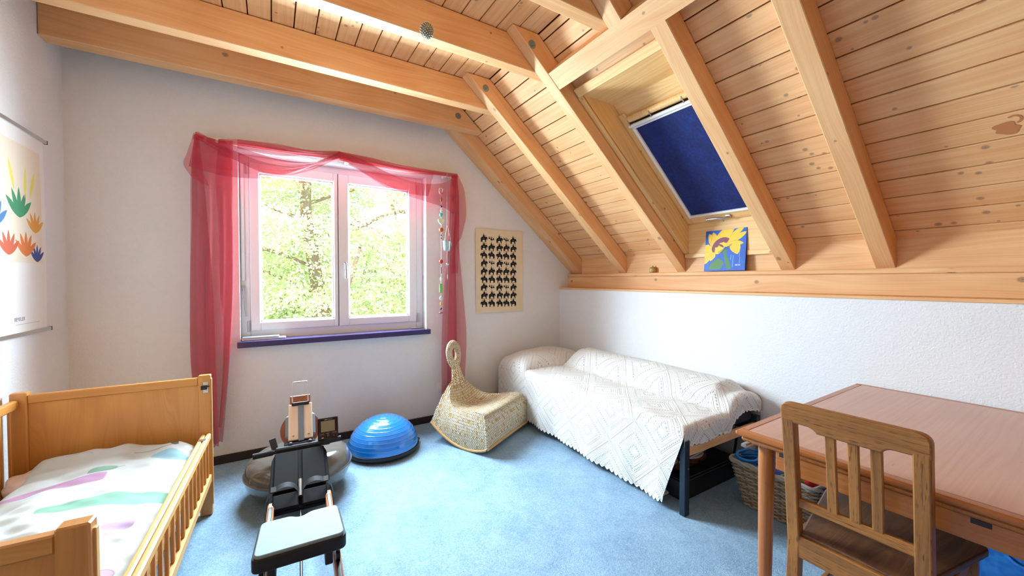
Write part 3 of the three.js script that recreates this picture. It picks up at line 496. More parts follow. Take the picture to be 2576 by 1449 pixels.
    obj('neck', grid(30, 24, (u, v) => { const b = v * 2 * Math.PI, w = 0.052 + 0.055 * Math.pow(1 - u, 2.2), y = 0.42 + u * 0.2, z = -0.226 - u * 0.045; return [Math.cos(b) * w, y, z + Math.sin(b) * 0.024, v * 0.2, y]; }), M.weave, t);
  }
}
// ---------------------------------------------------------------- wooden chair at the table
M.oak = woodMat([170, 112, 52], [108, 66, 26], { seed: 51, streak: 0.8, rings: 9, wob: 1.2, fleck: 0.22, fleckColor: [78, 48, 22], patch: 0.4 }, 0.42);
M.seatwood = woodMat([120, 78, 48], [62, 36, 22], { seed: 53, streak: 0.9, rings: 5, wob: 1.6, fleck: 0.15, patch: 0.9 }, 0.4);
{
  const t = thing('wooden_chair', 'old brown wooden chair with three back slats pushed under the table', 'chair', [1.7, 0, -0.435]);
  const lean = (y) => -0.215 - Math.max(0, y - 0.46) * 0.13;                       // local x of the backrest at height y
  const Z = (z) => z + 0.435;
  // rear posts, square, leaning back above the seat and kicking back below
  for (const [z, w] of [[-0.603, 0.036], [-0.294, 0.036]]) {
    const zz = Z(z), pr = [[0, -0.265], [0.25, -0.225], [0.46, -0.215], [0.7, lean(0.7)], [0.885, lean(0.885)]];
    const s = new THREE.Shape(); pr.forEach(([y, x], i) => i ? s.lineTo(x, y) : s.moveTo(x, y)); [...pr].reverse().forEach(([y, x]) => s.lineTo(x + 0.036, y));
    const g = new THREE.ExtrudeGeometry(s, { depth: w - 0.008, bevelEnabled: true, bevelSize: 0.004, bevelThickness: 0.004, bevelOffset: -0.004, bevelSegments: 2 }).translate(0, 0, zz - w / 2 + 0.004);
    obj('rear_leg', grainUV(g, [0, 1, 0], z * 3, 0.2), M.oak, t);
  }
  // crest rail: rounded shoulders, lower edge steps down in the middle
  { const s = new THREE.Shape(), a = Z(-0.623), b = Z(-0.274), y0 = 0.87, y1 = 0.942;
    s.moveTo(a, y0 + 0.005); s.lineTo(a, y1 - 0.03); s.quadraticCurveTo(a, y1, a + 0.032, y1); s.lineTo(b - 0.032, y1); s.quadraticCurveTo(b, y1, b, y1 - 0.03); s.lineTo(b, y0 + 0.005);
    s.lineTo(b - 0.075, y0 + 0.004); s.quadraticCurveTo(b - 0.09, y0 + 0.002, b - 0.098, y0 - 0.012); s.lineTo(a + 0.098, y0 - 0.012); s.quadraticCurveTo(a + 0.09, y0 + 0.002, a + 0.075, y0 + 0.004);
    const g = new THREE.ExtrudeGeometry(s, { depth: 0.018, bevelEnabled: true, bevelSize: 0.005, bevelThickness: 0.005, bevelOffset: -0.005, bevelSegments: 3, curveSegments: 10 });
    g.applyMatrix4(new THREE.Matrix4().makeBasis(V3(0, 0, 1), V3(-0.13, 1, 0).normalize(), V3(-1, 0, 0)).setPosition(lean(0.0) + 0.06 - 0.06 + 0.002 + 0.055, 0, 0));
    const box = new THREE.Box3().setFromBufferAttribute(g.attributes.position); g.translate(lean(0.935) - box.min.x - 0.0, 0.942 - box.max.y, 0);
    obj('crest_rail', grainUV(g, [0, 0, 1], 0.4, 0.9), M.oak, t); }
  for (const z of [-0.497, -0.442, -0.39]) { const y0 = 0.605, y1 = 0.87, zz = Z(z) + 0.003, g = cbox(0.012, y1 - y0, 0.027, 0.003); g.rotateZ(0.129); g.translate((lean(y0) + lean(y1)) / 2 + 0.018, (y0 + y1) / 2, zz); obj('back_slat', grainUV(g, [0, 1, 0], z * 9, z * 5), M.oak, t); }
  { const g = wbox(0.02, 0.032, 0.285, [0, 0, 1], 0.005, lean(0.6) + 0.018, 0.6, Z(-0.4485)); obj('lower_rail', g, M.oak, t); }
  obj('seat_rail', wbox(0.022, 0.072, 0.285, [0, 0, 1], 0.003, -0.204, 0.449, Z(-0.4485)), M.oak, t);
  // saddle seat
  { const s = new THREE.Shape(), x0 = -0.196, x1 = 0.225, za = 0.135, zb = 0.205, r = 0.03; s.moveTo(x0, -za); s.lineTo(x1 - r, -zb); s.quadraticCurveTo(x1, -zb, x1, -zb + r); s.lineTo(x1, zb - r); s.quadraticCurveTo(x1, zb, x1 - r, zb); s.lineTo(x0, za);
    const g = new THREE.ExtrudeGeometry(s, { depth: 0.012, bevelEnabled: true, bevelSize: 0.006, bevelThickness: 0.005, bevelSegments: 2 }).rotateX(Math.PI / 2).translate(0, 0.489, Z(-0.4485) + 0.0); obj('seat', grainUV(g, [1, 0, 0], 0.2, 0.3), M.seatwood, t); }
  for (const s of [-1, 1]) { obj('front_leg', wbox(0.034, 0.47, 0.034, [0, 1, 0], 0.004, 0.195, 0.235, s * 0.175 - 0.0135), M.oak, t); obj('side_rail', wbox(0.37, 0.05, 0.02, [1, 0, 0], 0.003, -0.005, 0.44, s * 0.167 - 0.0135), M.oak, t); obj('stretcher', wbox(0.39, 0.022, 0.016, [1, 0, 0], 0.003, -0.015, 0.2, s * 0.17 - 0.0135), M.oak, t); }
  obj('front_rail', wbox(0.02, 0.05, 0.32, [0, 0, 1], 0.003, 0.2, 0.44, -0.0135), M.oak, t);
}
// ---------------------------------------------------------------- table
M.teak = woodMat([186, 114, 54], [142, 78, 32], { seed: 61, streak: 0.7, rings: 12, wob: 0.6, fleck: 0.07, fleckColor: [120, 66, 34], patch: 0.3 }, 0.32, { clearcoat: 0.25, clearcoatRoughness: 0.3 });
M.teakTop = woodMat([206, 160, 136], [182, 132, 106], { seed: 63, streak: 0.6, rings: 18, wob: 0.3, fleck: 0.03, fleckColor: [140, 86, 56], patch: 0.3 }, 0.34, { clearcoat: 0.3, clearcoatRoughness: 0.25 });
{
  const L = 1.22, W = 1.262, t = thing('table', 'brown extending table with round legs and two shallow drawers beside the knee wall', 'table', [2.155, 0, -0.215], 0.012);
  const hx = W / 2, hz = L / 2;
  obj('tabletop', wbox(W - 0.07, 0.012, L - 0.07, [1, 0, 0], 0.001, 0, 0.757, 0), M.teakTop, t);
  const edge = (w, d, x, z, gr) => wbox(w, 0.02, d, gr, 0.006, x, 0.7525, z);
  obj('edge_band', edge(0.036, L, -hx + 0.018, 0, [0, 0, 1]), M.teak, t); obj('edge_band', edge(0.036, L, hx - 0.018, 0, [0, 0, 1]), M.teak, t);
  obj('edge_band', edge(W - 0.072, 0.036, 0, -hz + 0.018, [1, 0, 0]), M.teak, t); obj('edge_band', edge(W - 0.072, 0.036, 0, hz - 0.018, [1, 0, 0]), M.teak, t);
  obj('extension_leaf', wbox(W - 0.03, 0.018, L - 0.03, [1, 0, 0], 0.006, 0, 0.731, 0), M.teak, t);
  // aprons
  const ax = -hx + 0.036; 
  for (const [z0, z1] of [[-hz + 0.13, -0.088], [-0.084, hz - 0.13]]) {
    const d = obj('drawer', [wbox(0.018, 0.066, (z1 - z0) - 0.002, [0, 0, 1], 0.002, ax, 0.687, (z0 + z1) / 2)], M.teak, t);
    obj('finger_pull', cbox(0.006, 0.014, 0.036, 0.001, ax - 0.0075, 0.711, z0 < -0.2 ? z0 + 0.03 : 0.0), M.baseboard, d);
  }
  obj('drawer_divider', wbox(0.016, 0.066, 0.03, [0, 1, 0], 0.001, ax + 0.014, 0.687, -0.086), M.teak, t); obj('apron', wbox(0.018, 0.066, L - 0.26, [0, 0, 1], 0.002, hx - 0.055, 0.687, 0), M.teak, t);
  for (const s of [-1, 1]) obj('apron', wbox(W - 0.22, 0.066, 0.018, [1, 0, 0], 0.002, 0, 0.687, s * (hz - 0.07)), M.teak, t);
  for (const sx of [-1, 1]) for (const sz of [-1, 1]) obj('leg', grainUV(lathe([[0, 0], [0.018, 0], [0.02, 0.01], [0.024, 0.3], [0.027, 0.6], [0.027, 0.715], [0, 0.715]], 28).translate(sx * (hx - 0.085), 0.004, sz * (hz - 0.075)), [0, 1, 0]), M.teak, t);
  for (const s of [-1, 1]) obj('leaf_runner', cbox(0.06, 0.012, 0.02, 0.002, -hx + 0.035, 0.708, s * (hz - 0.03)), M.metal, t);
}
// ---------------------------------------------------------------- child's bed with a lowered side
M.crib = woodMat([214, 150, 74], [172, 104, 40], { seed: 71, streak: 0.45, rings: 4, wob: 1.6, patch: 0.5 }, 0.4, { clearcoat: 0.2, clearcoatRoughness: 0.35 });
M.cribPale = woodMat([226, 180, 112], [196, 140, 78], { seed: 73, streak: 0.5, rings: 6 }, 0.45);
{
  const zH = -2.778, zF = -1.235, xR = -0.303, xL = -1.058;
  const t = thing('child_bed', 'honey coloured wooden child bed with solid ends and spindle side rail', 'bed', [xR, 0, zH], -0.03);
  const X = (x) => x - xR, Z = (z) => z - zH, xc = X((xR + xL) / 2), wide = xR - xL;
  for (const [z, nm] of [[zH, 'headboard'], [zF, 'footboard']]) {
    const s = z === zH ? 1 : -1;
    for (const x of [xR - 0.028, xL + 0.028]) {
      const p = obj('post', wbox(0.056, 0.8, 0.04, [0, 1, 0], 0.004, X(x), 0.402, Z(z)), M.crib, t);
      if (x > -0.7) {
        obj('guide_strip', wbox(0.006, 0.72, 0.016, [0, 1, 0], 0.001, X(x) + 0.03, 0.42, Z(z) + s * 0.004), M.cribPale, p);
        obj('latch_plate', [cbox(0.022, 0.062, 0.003, 0.001, X(x) + 0.006, 0.735, Z(z) + s * 0.0215), rod([X(x) + 0.006, 0.755, Z(z) + s * 0.022], [X(x) + 0.006, 0.755, Z(z) + s * 0.027], 0.006), rod([X(x) + 0.006, 0.715, Z(z) + s * 0.022], [X(x) + 0.006, 0.715, Z(z) + s * 0.027], 0.006)], M.metal, p);
        obj('latch', [cbox(0.028, 0.022, 0.012, 0.002, X(x), 0.735, Z(z) + s * 0.028), rod([X(x) - 0.01, 0.735, Z(z) + s * 0.03], [X(x) + 0.026, 0.742, Z(z) + s * 0.03], 0.003)], M.black, p);
      }
    }
    obj('top_rail', wbox(wide - 0.112, 0.042, 0.03, [1, 0, 0], 0.004, xc, 0.768, Z(z)), M.crib, t);
    obj('bottom_rail', wbox(wide - 0.112, 0.05, 0.03, [1, 0, 0], 0.004, xc, 0.19, Z(z)), M.crib, t);
    obj(nm, grainUV(cbox(wide - 0.112, 0.535, 0.014, 0.001, xc, 0.481, Z(z)), [0, 1, 0], z, 0.3), M.crib, t);
  }
  const zc = Z((zH + zF) / 2), len = zF - zH - 0.044;
  // lowered side facing the room
  obj('side_top_rail', [wbox(0.021, 0.036, len, [0, 0, 1], 0.006, X(xR - 0.011), 0.456, zc)], M.cribPale, t);
  obj('guard_rail', [wbox(0.021, 0.036, len, [0, 0, 1], 0.006, X(xR - 0.0345), 0.456, zc)], M.cribPale, t);
  obj('side_bottom_rail', wbox(0.026, 0.042, len, [0, 0, 1], 0.003, X(xR - 0.013), 0.218, zc), M.cribPale, t);
  const N = 18; for (let i = 0; i < N; i++) obj('spindle', wbox(0.012, 0.2, 0.02, [0, 1, 0], 0.003, X(xR - 0.013), 0.339, Z(zH) + 0.062 + (len - 0.08) * i / (N - 1)), M.crib, t);
  for (const z of [zH + 0.13, zF - 0.22]) obj('hinge_plate', cbox(0.03, 0.002, 0.03, 0.0005, X(xR - 0.023), 0.4748, Z(z)), M.metal, t);
  // raised side along the wall
  obj('side_top_rail', wbox(0.026, 0.045, len, [0, 0, 1], 0.006, X(xL + 0.02), 0.75, zc), M.crib, t);
  obj('side_bottom_rail', wbox(0.026, 0.045, len, [0, 0, 1], 0.003, X(xL + 0.02), 0.25, zc), M.crib, t);
  for (let i = 0; i < N; i++) obj('spindle', wbox(0.012, 0.46, 0.02, [0, 1, 0], 0.003, X(xL + 0.02), 0.5, Z(zH) + 0.062 + (len - 0.08) * i / (N - 1)), M.crib, t);
  obj('bed_base', wbox(wide - 0.12, 0.02, len - 0.02, [0, 0, 1], 0.002, X((xR + xL) / 2) , 0.255, zc), M.cribPale, t);
}
{ // mattress, duvet, crumpled cloth
  const tr = (x, z) => { const a = -0.03, dx = x + 0.297, dz = z + 2.778; return [-0.297 + dx * Math.cos(a) + dz * Math.sin(a), -2.778 - dx * Math.sin(a) + dz * Math.cos(a)]; };
  const [mx, mz] = tr(-0.69, -2.006);
  const m = tag(obj('mattress', new RoundedBoxGeometry(0.62, 0.1, 1.46, 3, 0.025), plain(0xd8c9ae, 0.9)), 'thin pale mattress under the printed duvet of the child bed', 'mattress'); m.position.set(mx - 0.006, 0.316, mz); m.rotation.y = -0.03;
  const S = 1024, cv = document.createElement('canvas'); cv.width = 640; cv.height = S; const c = cv.getContext('2d'), R = rng(81);
  c.fillStyle = '#c9cfce'; c.fillRect(0, 0, 640, S);
  const soft = (f, n = 40) => { for (let i = 0; i < n; i++) { c.globalAlpha = 0.08 + 0.07 * R(); f((R() - 0.5) * 6, (R() - 0.5) * 6); } c.globalAlpha = 1; };
  const band = (x, y, w, h, a, col) => { c.save(); c.translate(x, y); c.rotate(a); c.fillStyle = col; soft((dx, dy) => { c.beginPath(); c.moveTo(dx, dy + h * 0.5); c.quadraticCurveTo(w * 0.25 + dx, dy - h * 0.1, w + dx, dy); c.lineTo(w + dx, h + dy); c.quadraticCurveTo(w * 0.3 + dx, h * 1.0 + dy, dx, h * 0.8 + dy); c.fill(); }, 14); c.restore(); };
  const leaf = (x, y, w, h, a, col, stem) => { c.save(); c.translate(x, y); c.rotate(a); c.fillStyle = col; soft((dx, dy) => { c.beginPath(); c.ellipse(dx, dy, w, h, 0, 0, 7); c.fill(); }, 14); if (stem) { c.strokeStyle = '#7d7f86'; c.lineWidth = 2; c.beginPath(); c.moveTo(-w, h * 0.4); c.quadraticCurveTo(0, h * 1.2, w * 1.5, -h * 0.3); c.stroke(); } c.restore(); };
  const heart = (x, y, s, a, col) => { c.save(); c.translate(x, y); c.rotate(a); c.fillStyle = col; soft((dx, dy) => { c.beginPath(); c.moveTo(dx, s + dy); c.bezierCurveTo(-s * 1.4 + dx, 0, -s * 0.8 + dx, -s, dx, -s * 0.3 + dy); c.bezierCurveTo(s * 0.8 + dx, -s, s * 1.4 + dx, 0, dx, s + dy); c.fill(); }, 12); c.strokeStyle = '#9a93a8'; c.lineWidth = 2; c.stroke(); c.restore(); };
  // head end is at the top of the canvas, the room side at the right
  band(70, 250, 290, 50, -0.10, '#b27fa8'); band(250, 390, 370, 62, -0.06, '#74a88c'); band(0, 560, 240, 55, -0.05, '#ad84ae'); band(430, 900, 220, 36, -0.2, '#bd92ae'); band(430, 830, 180, 30, -0.2, '#8fb8a6');
  leaf(330, 190, 46, 16, -0.1, '#79ab90', true); leaf(540, 130, 70, 26, 0.05, '#84b4ca', false); leaf(40, 420, 60, 40, 0.5, '#7fafca', false); leaf(340, 640, 50, 30, -0.1, '#84b2cc', false); leaf(90, 580, 70, 14, 0, '#9fa0b8', true);
  heart(520, 560, 52, 1.9, '#ab84b0'); heart(470, 640, 34, 1.2, '#a586b4'); heart(120, 800, 45, 0.5, '#b48aac'); heart(560, 760, 30, 2.2, '#bb97a9');
  for (let i = 0; i < 9; i++) { c.strokeStyle = ['#d99aa6', '#9aa8c8', '#e0a8a0'][i % 3]; c.globalAlpha = 0.5; c.lineWidth = 3; c.beginPath(); const x = 100 + R() * 400, y = 40 + R() * 40; c.moveTo(x, y); c.quadraticCurveTo(x + 40, y - 14, x + 90, y + 4); c.stroke(); } c.globalAlpha = 1;
  c.fillStyle = '#6f6a66'; c.beginPath(); c.moveTo(520, 60); c.lineTo(545, 38); c.lineTo(556, 66); c.quadraticCurveTo(536, 80, 520, 60); c.fill(); c.strokeStyle = '#8a867e'; c.lineWidth = 2; c.beginPath(); c.moveTo(532, 70); c.quadraticCurveTo(500, 96, 400, 98); c.stroke();
  const tx = new THREE.CanvasTexture(cv); tx.colorSpace = THREE.SRGBColorSpace; tx.flipY = false; tx.magFilter = THREE.LinearFilter;
  M.duvet = new THREE.MeshPhysicalMaterial({ map: tx, roughness: 0.9, side: THREE.DoubleSide });
  const n1 = noiseGrid(6, 9, 82), n2 = noiseGrid(13, 40, 83), NX = 90, NZ = 180, pos = [], uv = [], idx = [];
  for (let j = 0; j <= NZ; j++) for (let i = 0; i <= NX; i++) {
    const u = i / NX, v = j / NZ, x0 = -1.0 + u * 0.665, z0 = -2.735 + v * 1.465, [x, z] = tr(x0, z0);
    const ex = Math.min(u, 1 - u) * 0.665, ez = Math.min(v, 1 - v) * 1.465, edge = Math.min(1, Math.min(ex / 0.11, ez / 0.09));
    const puff = Math.sqrt(1 - (1 - edge) ** 2);
    let y = 0.368 + puff * (0.052 + 0.055 * Math.sin(Math.PI * Math.min(1, u * 0.9 + 0.1)) + 0.035 * Math.exp(-(((v - 0.05) / 0.06) ** 2)));
    y += puff * (0.03 * (n1(u, v) - 0.5) + 0.016 * (n2(u * 0.8 + v * 0.15, v) - 0.5)); if (u < 0.12 && v < 0.3) y -= (0.12 - u) * 0.25;
    pos.push(x, y, z); uv.push(u, v);
  }
  for (let j = 0; j < NZ; j++) for (let i = 0; i < NX; i++) { const a = j * (NX + 1) + i, b = a + 1, e = a + NX + 1, f = e + 1; idx.push(a, e, b, b, e, f); }
  const g = new THREE.BufferGeometry(); g.setAttribute('position', new THREE.Float32BufferAttribute(pos, 3)); g.setAttribute('uv', new THREE.Float32BufferAttribute(uv, 2)); g.setIndex(idx); g.computeVertexNormals();
  tag(obj('duvet', g, M.duvet), 'white duvet printed with pastel leaves, bands and hearts in the child bed', 'duvet');
  const cl = new THREE.SphereGeometry(1, 40, 24), q = cl.attributes.position, nn = noiseGrid(7, 6, 85), n3 = noiseGrid(16, 14, 86);
  for (let i = 0; i < q.count; i++) { const x = q.getX(i), y = q.getY(i), z = q.getZ(i), a = Math.atan2(z, x) / 6.2832 + 0.5, k = 0.8 + 0.5 * nn(a, y * 0.5 + 0.5) + 0.15 * n3(a, y * 0.5 + 0.5); q.setXYZ(i, x * k * 0.055, Math.max(0, (y * k * 0.5 + 0.5)) * 0.085, z * k * 0.07); } cl.computeVertexNormals();
  const cloth = tag(obj('muslin_cloth', cl, plain(0xe6cfc2, 0.95)), 'crumpled pale pink muslin cloth in the wall side corner of the child bed', 'cloth'); cloth.position.set(-0.955, 0.372, -2.63);
}
// ---------------------------------------------------------------- rowing machine
M.ash = woodMat([246, 224, 202], [226, 192, 160], { seed: 91, streak: 0.5, rings: 10 }, 0.4);
M.walnut = woodMat([150, 82, 46], [100, 48, 24], { seed: 93, streak: 0.7, rings: 8, fleck: 0.08 }, 0.4);
M.rail = woodMat([206, 134, 84], [168, 96, 52], { seed: 95, streak: 0.6, rings: 8 }, 0.4);
M.plastic = plain(0x0b080c, 0.75, { specularIntensity: 0.35 }); M.rubber = plain(0x101013, 0.7); M.strap = plain(0x2a2d38, 0.6); M.greyStrap = plain(0x7c8794, 0.7);
{
  const t = thing('rowing_machine', 'wooden rowing machine with round water tank, black footplates and pale padded seat', 'rowing machine', [0.14, 0, -2.82], -0.05);
  // local: origin under the tank, +z towards the seat
  M.tank = new THREE.MeshPhysicalMaterial({ color: 0x8e857c, roughness: 0.06, transmission: 0.55, thickness: 0, ior: 1.45, clearcoat: 1, clearcoatRoughness: 0.03 });
  M.water = new THREE.MeshPhysicalMaterial({ color: 0x3a5468, roughness: 0.08, clearcoat: 0.6 });
  const up = obj('tank', lathe([[0.02, 0.262], [0.17, 0.26], [0.235, 0.25], [0.278, 0.222], [0.296, 0.18], [0.3, 0.152]], 72), M.tank, t);
  obj('tank_base', lathe([[0.3, 0.15], [0.296, 0.11], [0.28, 0.072], [0.245, 0.045], [0.18, 0.034], [0.02, 0.033]], 72), M.tank, t);
  obj('tank_rim', lathe([[0.296, 0.145], [0.306, 0.146], [0.307, 0.156], [0.296, 0.157]], 72), M.tank, t);
  obj('water', lathe([[0.001, 0.135], [0.28, 0.135], [0.284, 0.115], [0.268, 0.08], [0.235, 0.055], [0.17, 0.045], [0.001, 0.044]], 60), M.water, t);
  for (let k = 0; k < 6; k++) obj('paddle', cbox(0.2, 0.07, 0.006, 0.002).translate(0.11, 0.17, 0).rotateY(k * Math.PI / 3), M.plastic, t);
  for (const z of [-0.12, 0.12]) obj('tank_foot', cbox(0.3, 0.03, 0.06, 0.006, 0, 0.016, z), M.rubber, t);
  // rails
  for (const s of [-1, 1]) { obj('rail', wbox(0.03, 0.062, 1.62, [0, 0, 1], 0.005, s * 0.135, 0.135, 0.93), M.rail, t); obj('rail_track', cbox(0.018, 0.008, 1.2, 0.002, s * 0.135, 0.17, 1.1), M.black, t); }
  obj('end_foot', wbox(0.4, 0.1, 0.03, [1, 0, 0], 0.005, 0, 0.052, 1.7), M.rail, t);
  obj('cross_bar', rod([-0.12, 0.125, 1.28], [0.12, 0.125, 1.28], 0.007), M.black, t);
  obj('bungee', rod([0.0, 0.12, 0.5], [0.0, 0.12, 1.28], 0.006), M.black, t);
  // footplate with heel cups and straps
  const fp = obj('footplate', (() => { const s = new THREE.Shape(); s.moveTo(-0.148, 0); s.lineTo(-0.14, 0.32); s.quadraticCurveTo(-0.135, 0.37, -0.1, 0.39); s.lineTo(0.1, 0.39); s.quadraticCurveTo(0.135, 0.37, 0.14, 0.32); s.lineTo(0.148, 0); const g = new THREE.ExtrudeGeometry(s, { depth: 0.018, bevelEnabled: true, bevelSize: 0.004, bevelThickness: 0.004, bevelSegments: 2 }); g.rotateX(-1.084); g.translate(0, 0.118, 0.49); return g; })(), M.plastic, t);
  const onPlate = (x, v, up2) => { const a = -1.084; return [x, 0.118 + v * Math.cos(a) - up2 * Math.sin(a), 0.49 + v * Math.sin(a) + up2 * Math.cos(a)]; };
  for (const s of [-1, 1]) {
    const pl = obj('foot_pad', (() => { const g = cbox(0.122, 0.26, 0.012, 0.005); g.rotateX(-1.084); g.translate(...onPlate(s * 0.069, 0.24, 0.028)); return g; })(), M.plastic, t);
    obj('heel_cup', (() => { const g = cbox(0.122, 0.09, 0.02, 0.006); g.rotateX(-1.084); g.translate(...onPlate(s * 0.069, 0.045, 0.03)); return g; })(), M.plastic, t);
    const band = (pts, w) => { const cvv = new THREE.CatmullRomCurve3(pts.map((p) => V3(...p))), pos = [], idx = [], n = 24, ax = V3(0, 0.468, -0.884); for (let i = 0; i <= n; i++) { const p = cvv.getPoint(i / n); for (const k of [-1, 1]) pos.push(p.x + ax.x * k * w / 2, p.y + ax.y * k * w / 2, p.z + ax.z * k * w / 2); } for (let i = 0; i < n; i++) { const a = i * 2; idx.push(a, a + 1, a + 2, a + 1, a + 3, a + 2); } const g = new THREE.BufferGeometry(); g.setAttribute('position', new THREE.Float32BufferAttribute(pos, 3)); g.setIndex(idx); g.computeVertexNormals(); const g2 = g.clone(); return g.toNonIndexed(); };
    M.strap.side = THREE.DoubleSide;
    const st = obj('foot_strap', [band([onPlate(s * 0.01, 0.1, 0.035), onPlate(s * 0.035, 0.105, 0.075), onPlate(s * 0.075, 0.105, 0.09), onPlate(s * 0.12, 0.1, 0.07), onPlate(s * 0.15, 0.095, 0.03), onPlate(s * 0.165, 0.06, -0.02), onPlate(s * 0.16, 0.0, -0.05)], 0.03)], M.strap, t);
    obj('buckle', (() => { const g = cbox(0.03, 0.036, 0.008, 0.003); g.rotateX(-1.084); g.rotateZ(0); g.translate(...onPlate(s * 0.125, 0.1, 0.072)); return g; })(), M.black, st);
  }
  obj('centre_hinge', [rod([0, 0.175, 0.46], [0, 0.225, 0.37], 0.011)], M.metal, t);
  // front deck: inclined ash plate, strap, walnut end and wire hoop
  const deck = (w, l, th, x, v, o) => { const g = cbox(w, l, th, 0.004); g.translate(x, v, o); g.rotateX(-0.62); g.translate(0.0, 0.335, 0.07); return g; };
  obj('deck_plate', grainUV(deck(0.135, 0.23, 0.02, 0.005, 0.12, 0), [0, 1, -0.7], 0.3, 0.1), M.ash, t);
  obj('deck_strap', [deck(0.032, 0.24, 0.006, 0.008, 0.115, 0.013)], M.greyStrap, t);
  obj('deck_end', grainUV(deck(0.118, 0.06, 0.022, 0.005, 0.262, -0.004), [1, 0, 0]), M.walnut, t);
  obj('strap_guide', [deck(0.1, 0.022, 0.03, 0.006, 0.232, 0.006)], M.black, t);
  obj('roller_block', [cbox(0.17, 0.07, 0.06, 0.006, 0.0, 0.3, 0.085)], M.plastic, t);
  for (const x of [-0.05, 0.055]) obj('roller_knob', new THREE.SphereGeometry(0.017, 16, 12).translate(x, 0.335, 0.118), M.black, t);
  for (const x of [-0.035, 0.05]) obj('deck_screw', [deck(0.012, 0.004, 0.004, x, 0.03, 0.012)], M.black, t);
  obj('wire_hoop', tube([[-0.04, 0.42, -0.005], [-0.04, 0.5, -0.05], [-0.04, 0.6, -0.075], [-0.04, 0.655, -0.085], [-0.034, 0.667, -0.087], [0.044, 0.667, -0.087], [0.05, 0.655, -0.085], [0.05, 0.6, -0.075], [0.05, 0.5, -0.05], [0.05, 0.42, -0.005]], 0.0035, 80, 8, false, 0.15), M.steel, t);
  obj('drive_wheel', grainUV(new THREE.CylinderGeometry(0.115, 0.115, 0.025, 48).rotateX(Math.PI / 2 - 0.62).translate(0.005, 0.36, -0.06), [1, 0, 0]), M.walnut, t);
  obj('wheel_cover', [cbox(0.17, 0.16, 0.05, 0.02).rotateX(-0.62).translate(0.005, 0.4, -0.015)], M.greyStrap, t);
  // handle bar
  const hb = obj('handle', [rod([-0.235, 0.312, 0.142], [0.225, 0.33, 0.135], 0.012, 16), cbox(0.3, 0.03, 0.035, 0.008, 0.02, 0.322, 0.138)], M.rubber, t);
  for (const [a, b] of [[-0.24, -0.14], [0.14, 0.23]]) obj('grip', [rod([a, 0.321 + a * 0.04, 0.1385], [b, 0.321 + b * 0.04, 0.1385], 0.0165, 16)], M.rubber, hb);
  obj('handle_strap', [cbox(0.035, 0.09, 0.006, 0.002).rotateZ(0.25).rotateX(-0.5).translate(-0.135, 0.345, 0.115)], M.strap, t);
  // monitor
  { const S = 256, cv = document.createElement('canvas'); cv.width = S; cv.height = 288; const c = cv.getContext('2d'); c.fillStyle = '#120a14'; c.fillRect(0, 0, S, 288);
    c.fillStyle = '#8b7a5c'; c.fillRect(34, 36, 186, 150); c.fillStyle = '#cfd3d8'; c.font = 'bold 15px sans-serif'; c.textAlign = 'center'; const word = 'TWHEELS'; [...word].forEach((ch, i) => c.fillText(ch, 80 + i * 17, 24));
    c.strokeStyle = '#8a5a5a'; c.lineWidth = 2; c.strokeRect(10, 200, 236, 80); c.beginPath(); c.moveTo(10, 236); c.lineTo(90, 236); c.lineTo(94, 250); c.moveTo(246, 226); c.lineTo(170, 226); c.lineTo(166, 244); c.stroke();
    c.fillStyle = '#b58a86'; for (const [x, y, w] of [[18, 214, 58], [104, 210, 42], [180, 206, 58]]) for (let i = 0; i < w; i += 6) c.fillRect(x + i, y, 4, 7);
    c.strokeStyle = '#d9c0c0'; c.beginPath(); c.arc(128, 240, 12, 0, 7); c.stroke(); c.beginPath(); c.arc(200, 256, 9, 3.6, 7); c.stroke(); c.fillStyle = '#c9a9a6'; c.fillRect(40, 258, 26, 12);
    const tx = new THREE.CanvasTexture(cv); tx.colorSpace = THREE.SRGBColorSpace;
    const m = obj('monitor', cbox(0.116, 0.132, 0.016, 0.004).rotateX(-0.22).translate(0.157, 0.4, 0.12), M.plastic, t);
    obj('monitor_face', new THREE.PlaneGeometry(0.11, 0.126).translate(0, 0, 0.0086).rotateX(-0.22).translate(0.157, 0.4, 0.12), new THREE.MeshPhysicalMaterial({ map: tx, roughness: 0.25 }), m);
    obj('monitor_arm', [rod([0.09, 0.31, 0.1], [0.157, 0.36, 0.112], 0.009)], M.black, t); }
  // seat
  { const shp = (inset) => { const s = new THREE.Shape(), w = 0.158 - inset, b = 0.118 - inset, r = 0.022; s.moveTo(-w + r, b); s.lineTo(w - r, b); s.quadraticCurveTo(w, b, w, b - r); s.lineTo(w - 0.008, -b + r); s.quadraticCurveTo(w - 0.008, -b, w - 0.008 - r, -b); s.lineTo(0.055, -b); s.bezierCurveTo(0.03, -b, 0.025, -b + 0.022, 0, -b + 0.022); s.bezierCurveTo(-0.025, -b + 0.022, -0.03, -b, -0.055, -b); s.lineTo(-w + 0.008 + r, -b); s.quadraticCurveTo(-w + 0.008, -b, -w + 0.008, -b + r); s.lineTo(-w, b - r); s.quadraticCurveTo(-w, b, -w + r, b); return s; };
    const zS = 1.0;
    obj('seat_base', new THREE.ExtrudeGeometry(shp(0), { depth: 0.036, bevelEnabled: true, bevelSize: 0.006, bevelThickness: 0.008, bevelSegments: 3, curveSegments: 10 }).rotateX(Math.PI / 2).translate(0, 0.288, zS), M.rubber, t);
    obj('seat_pad', new THREE.ExtrudeGeometry(shp(0.006), { depth: 0.006, bevelEnabled: true, bevelSize: 0.004, bevelThickness: 0.006, bevelSegments: 3, curveSegments: 10 }).rotateX(Math.PI / 2).translate(0, 0.302, zS), plain(0x7b8d93, 0.7), t);
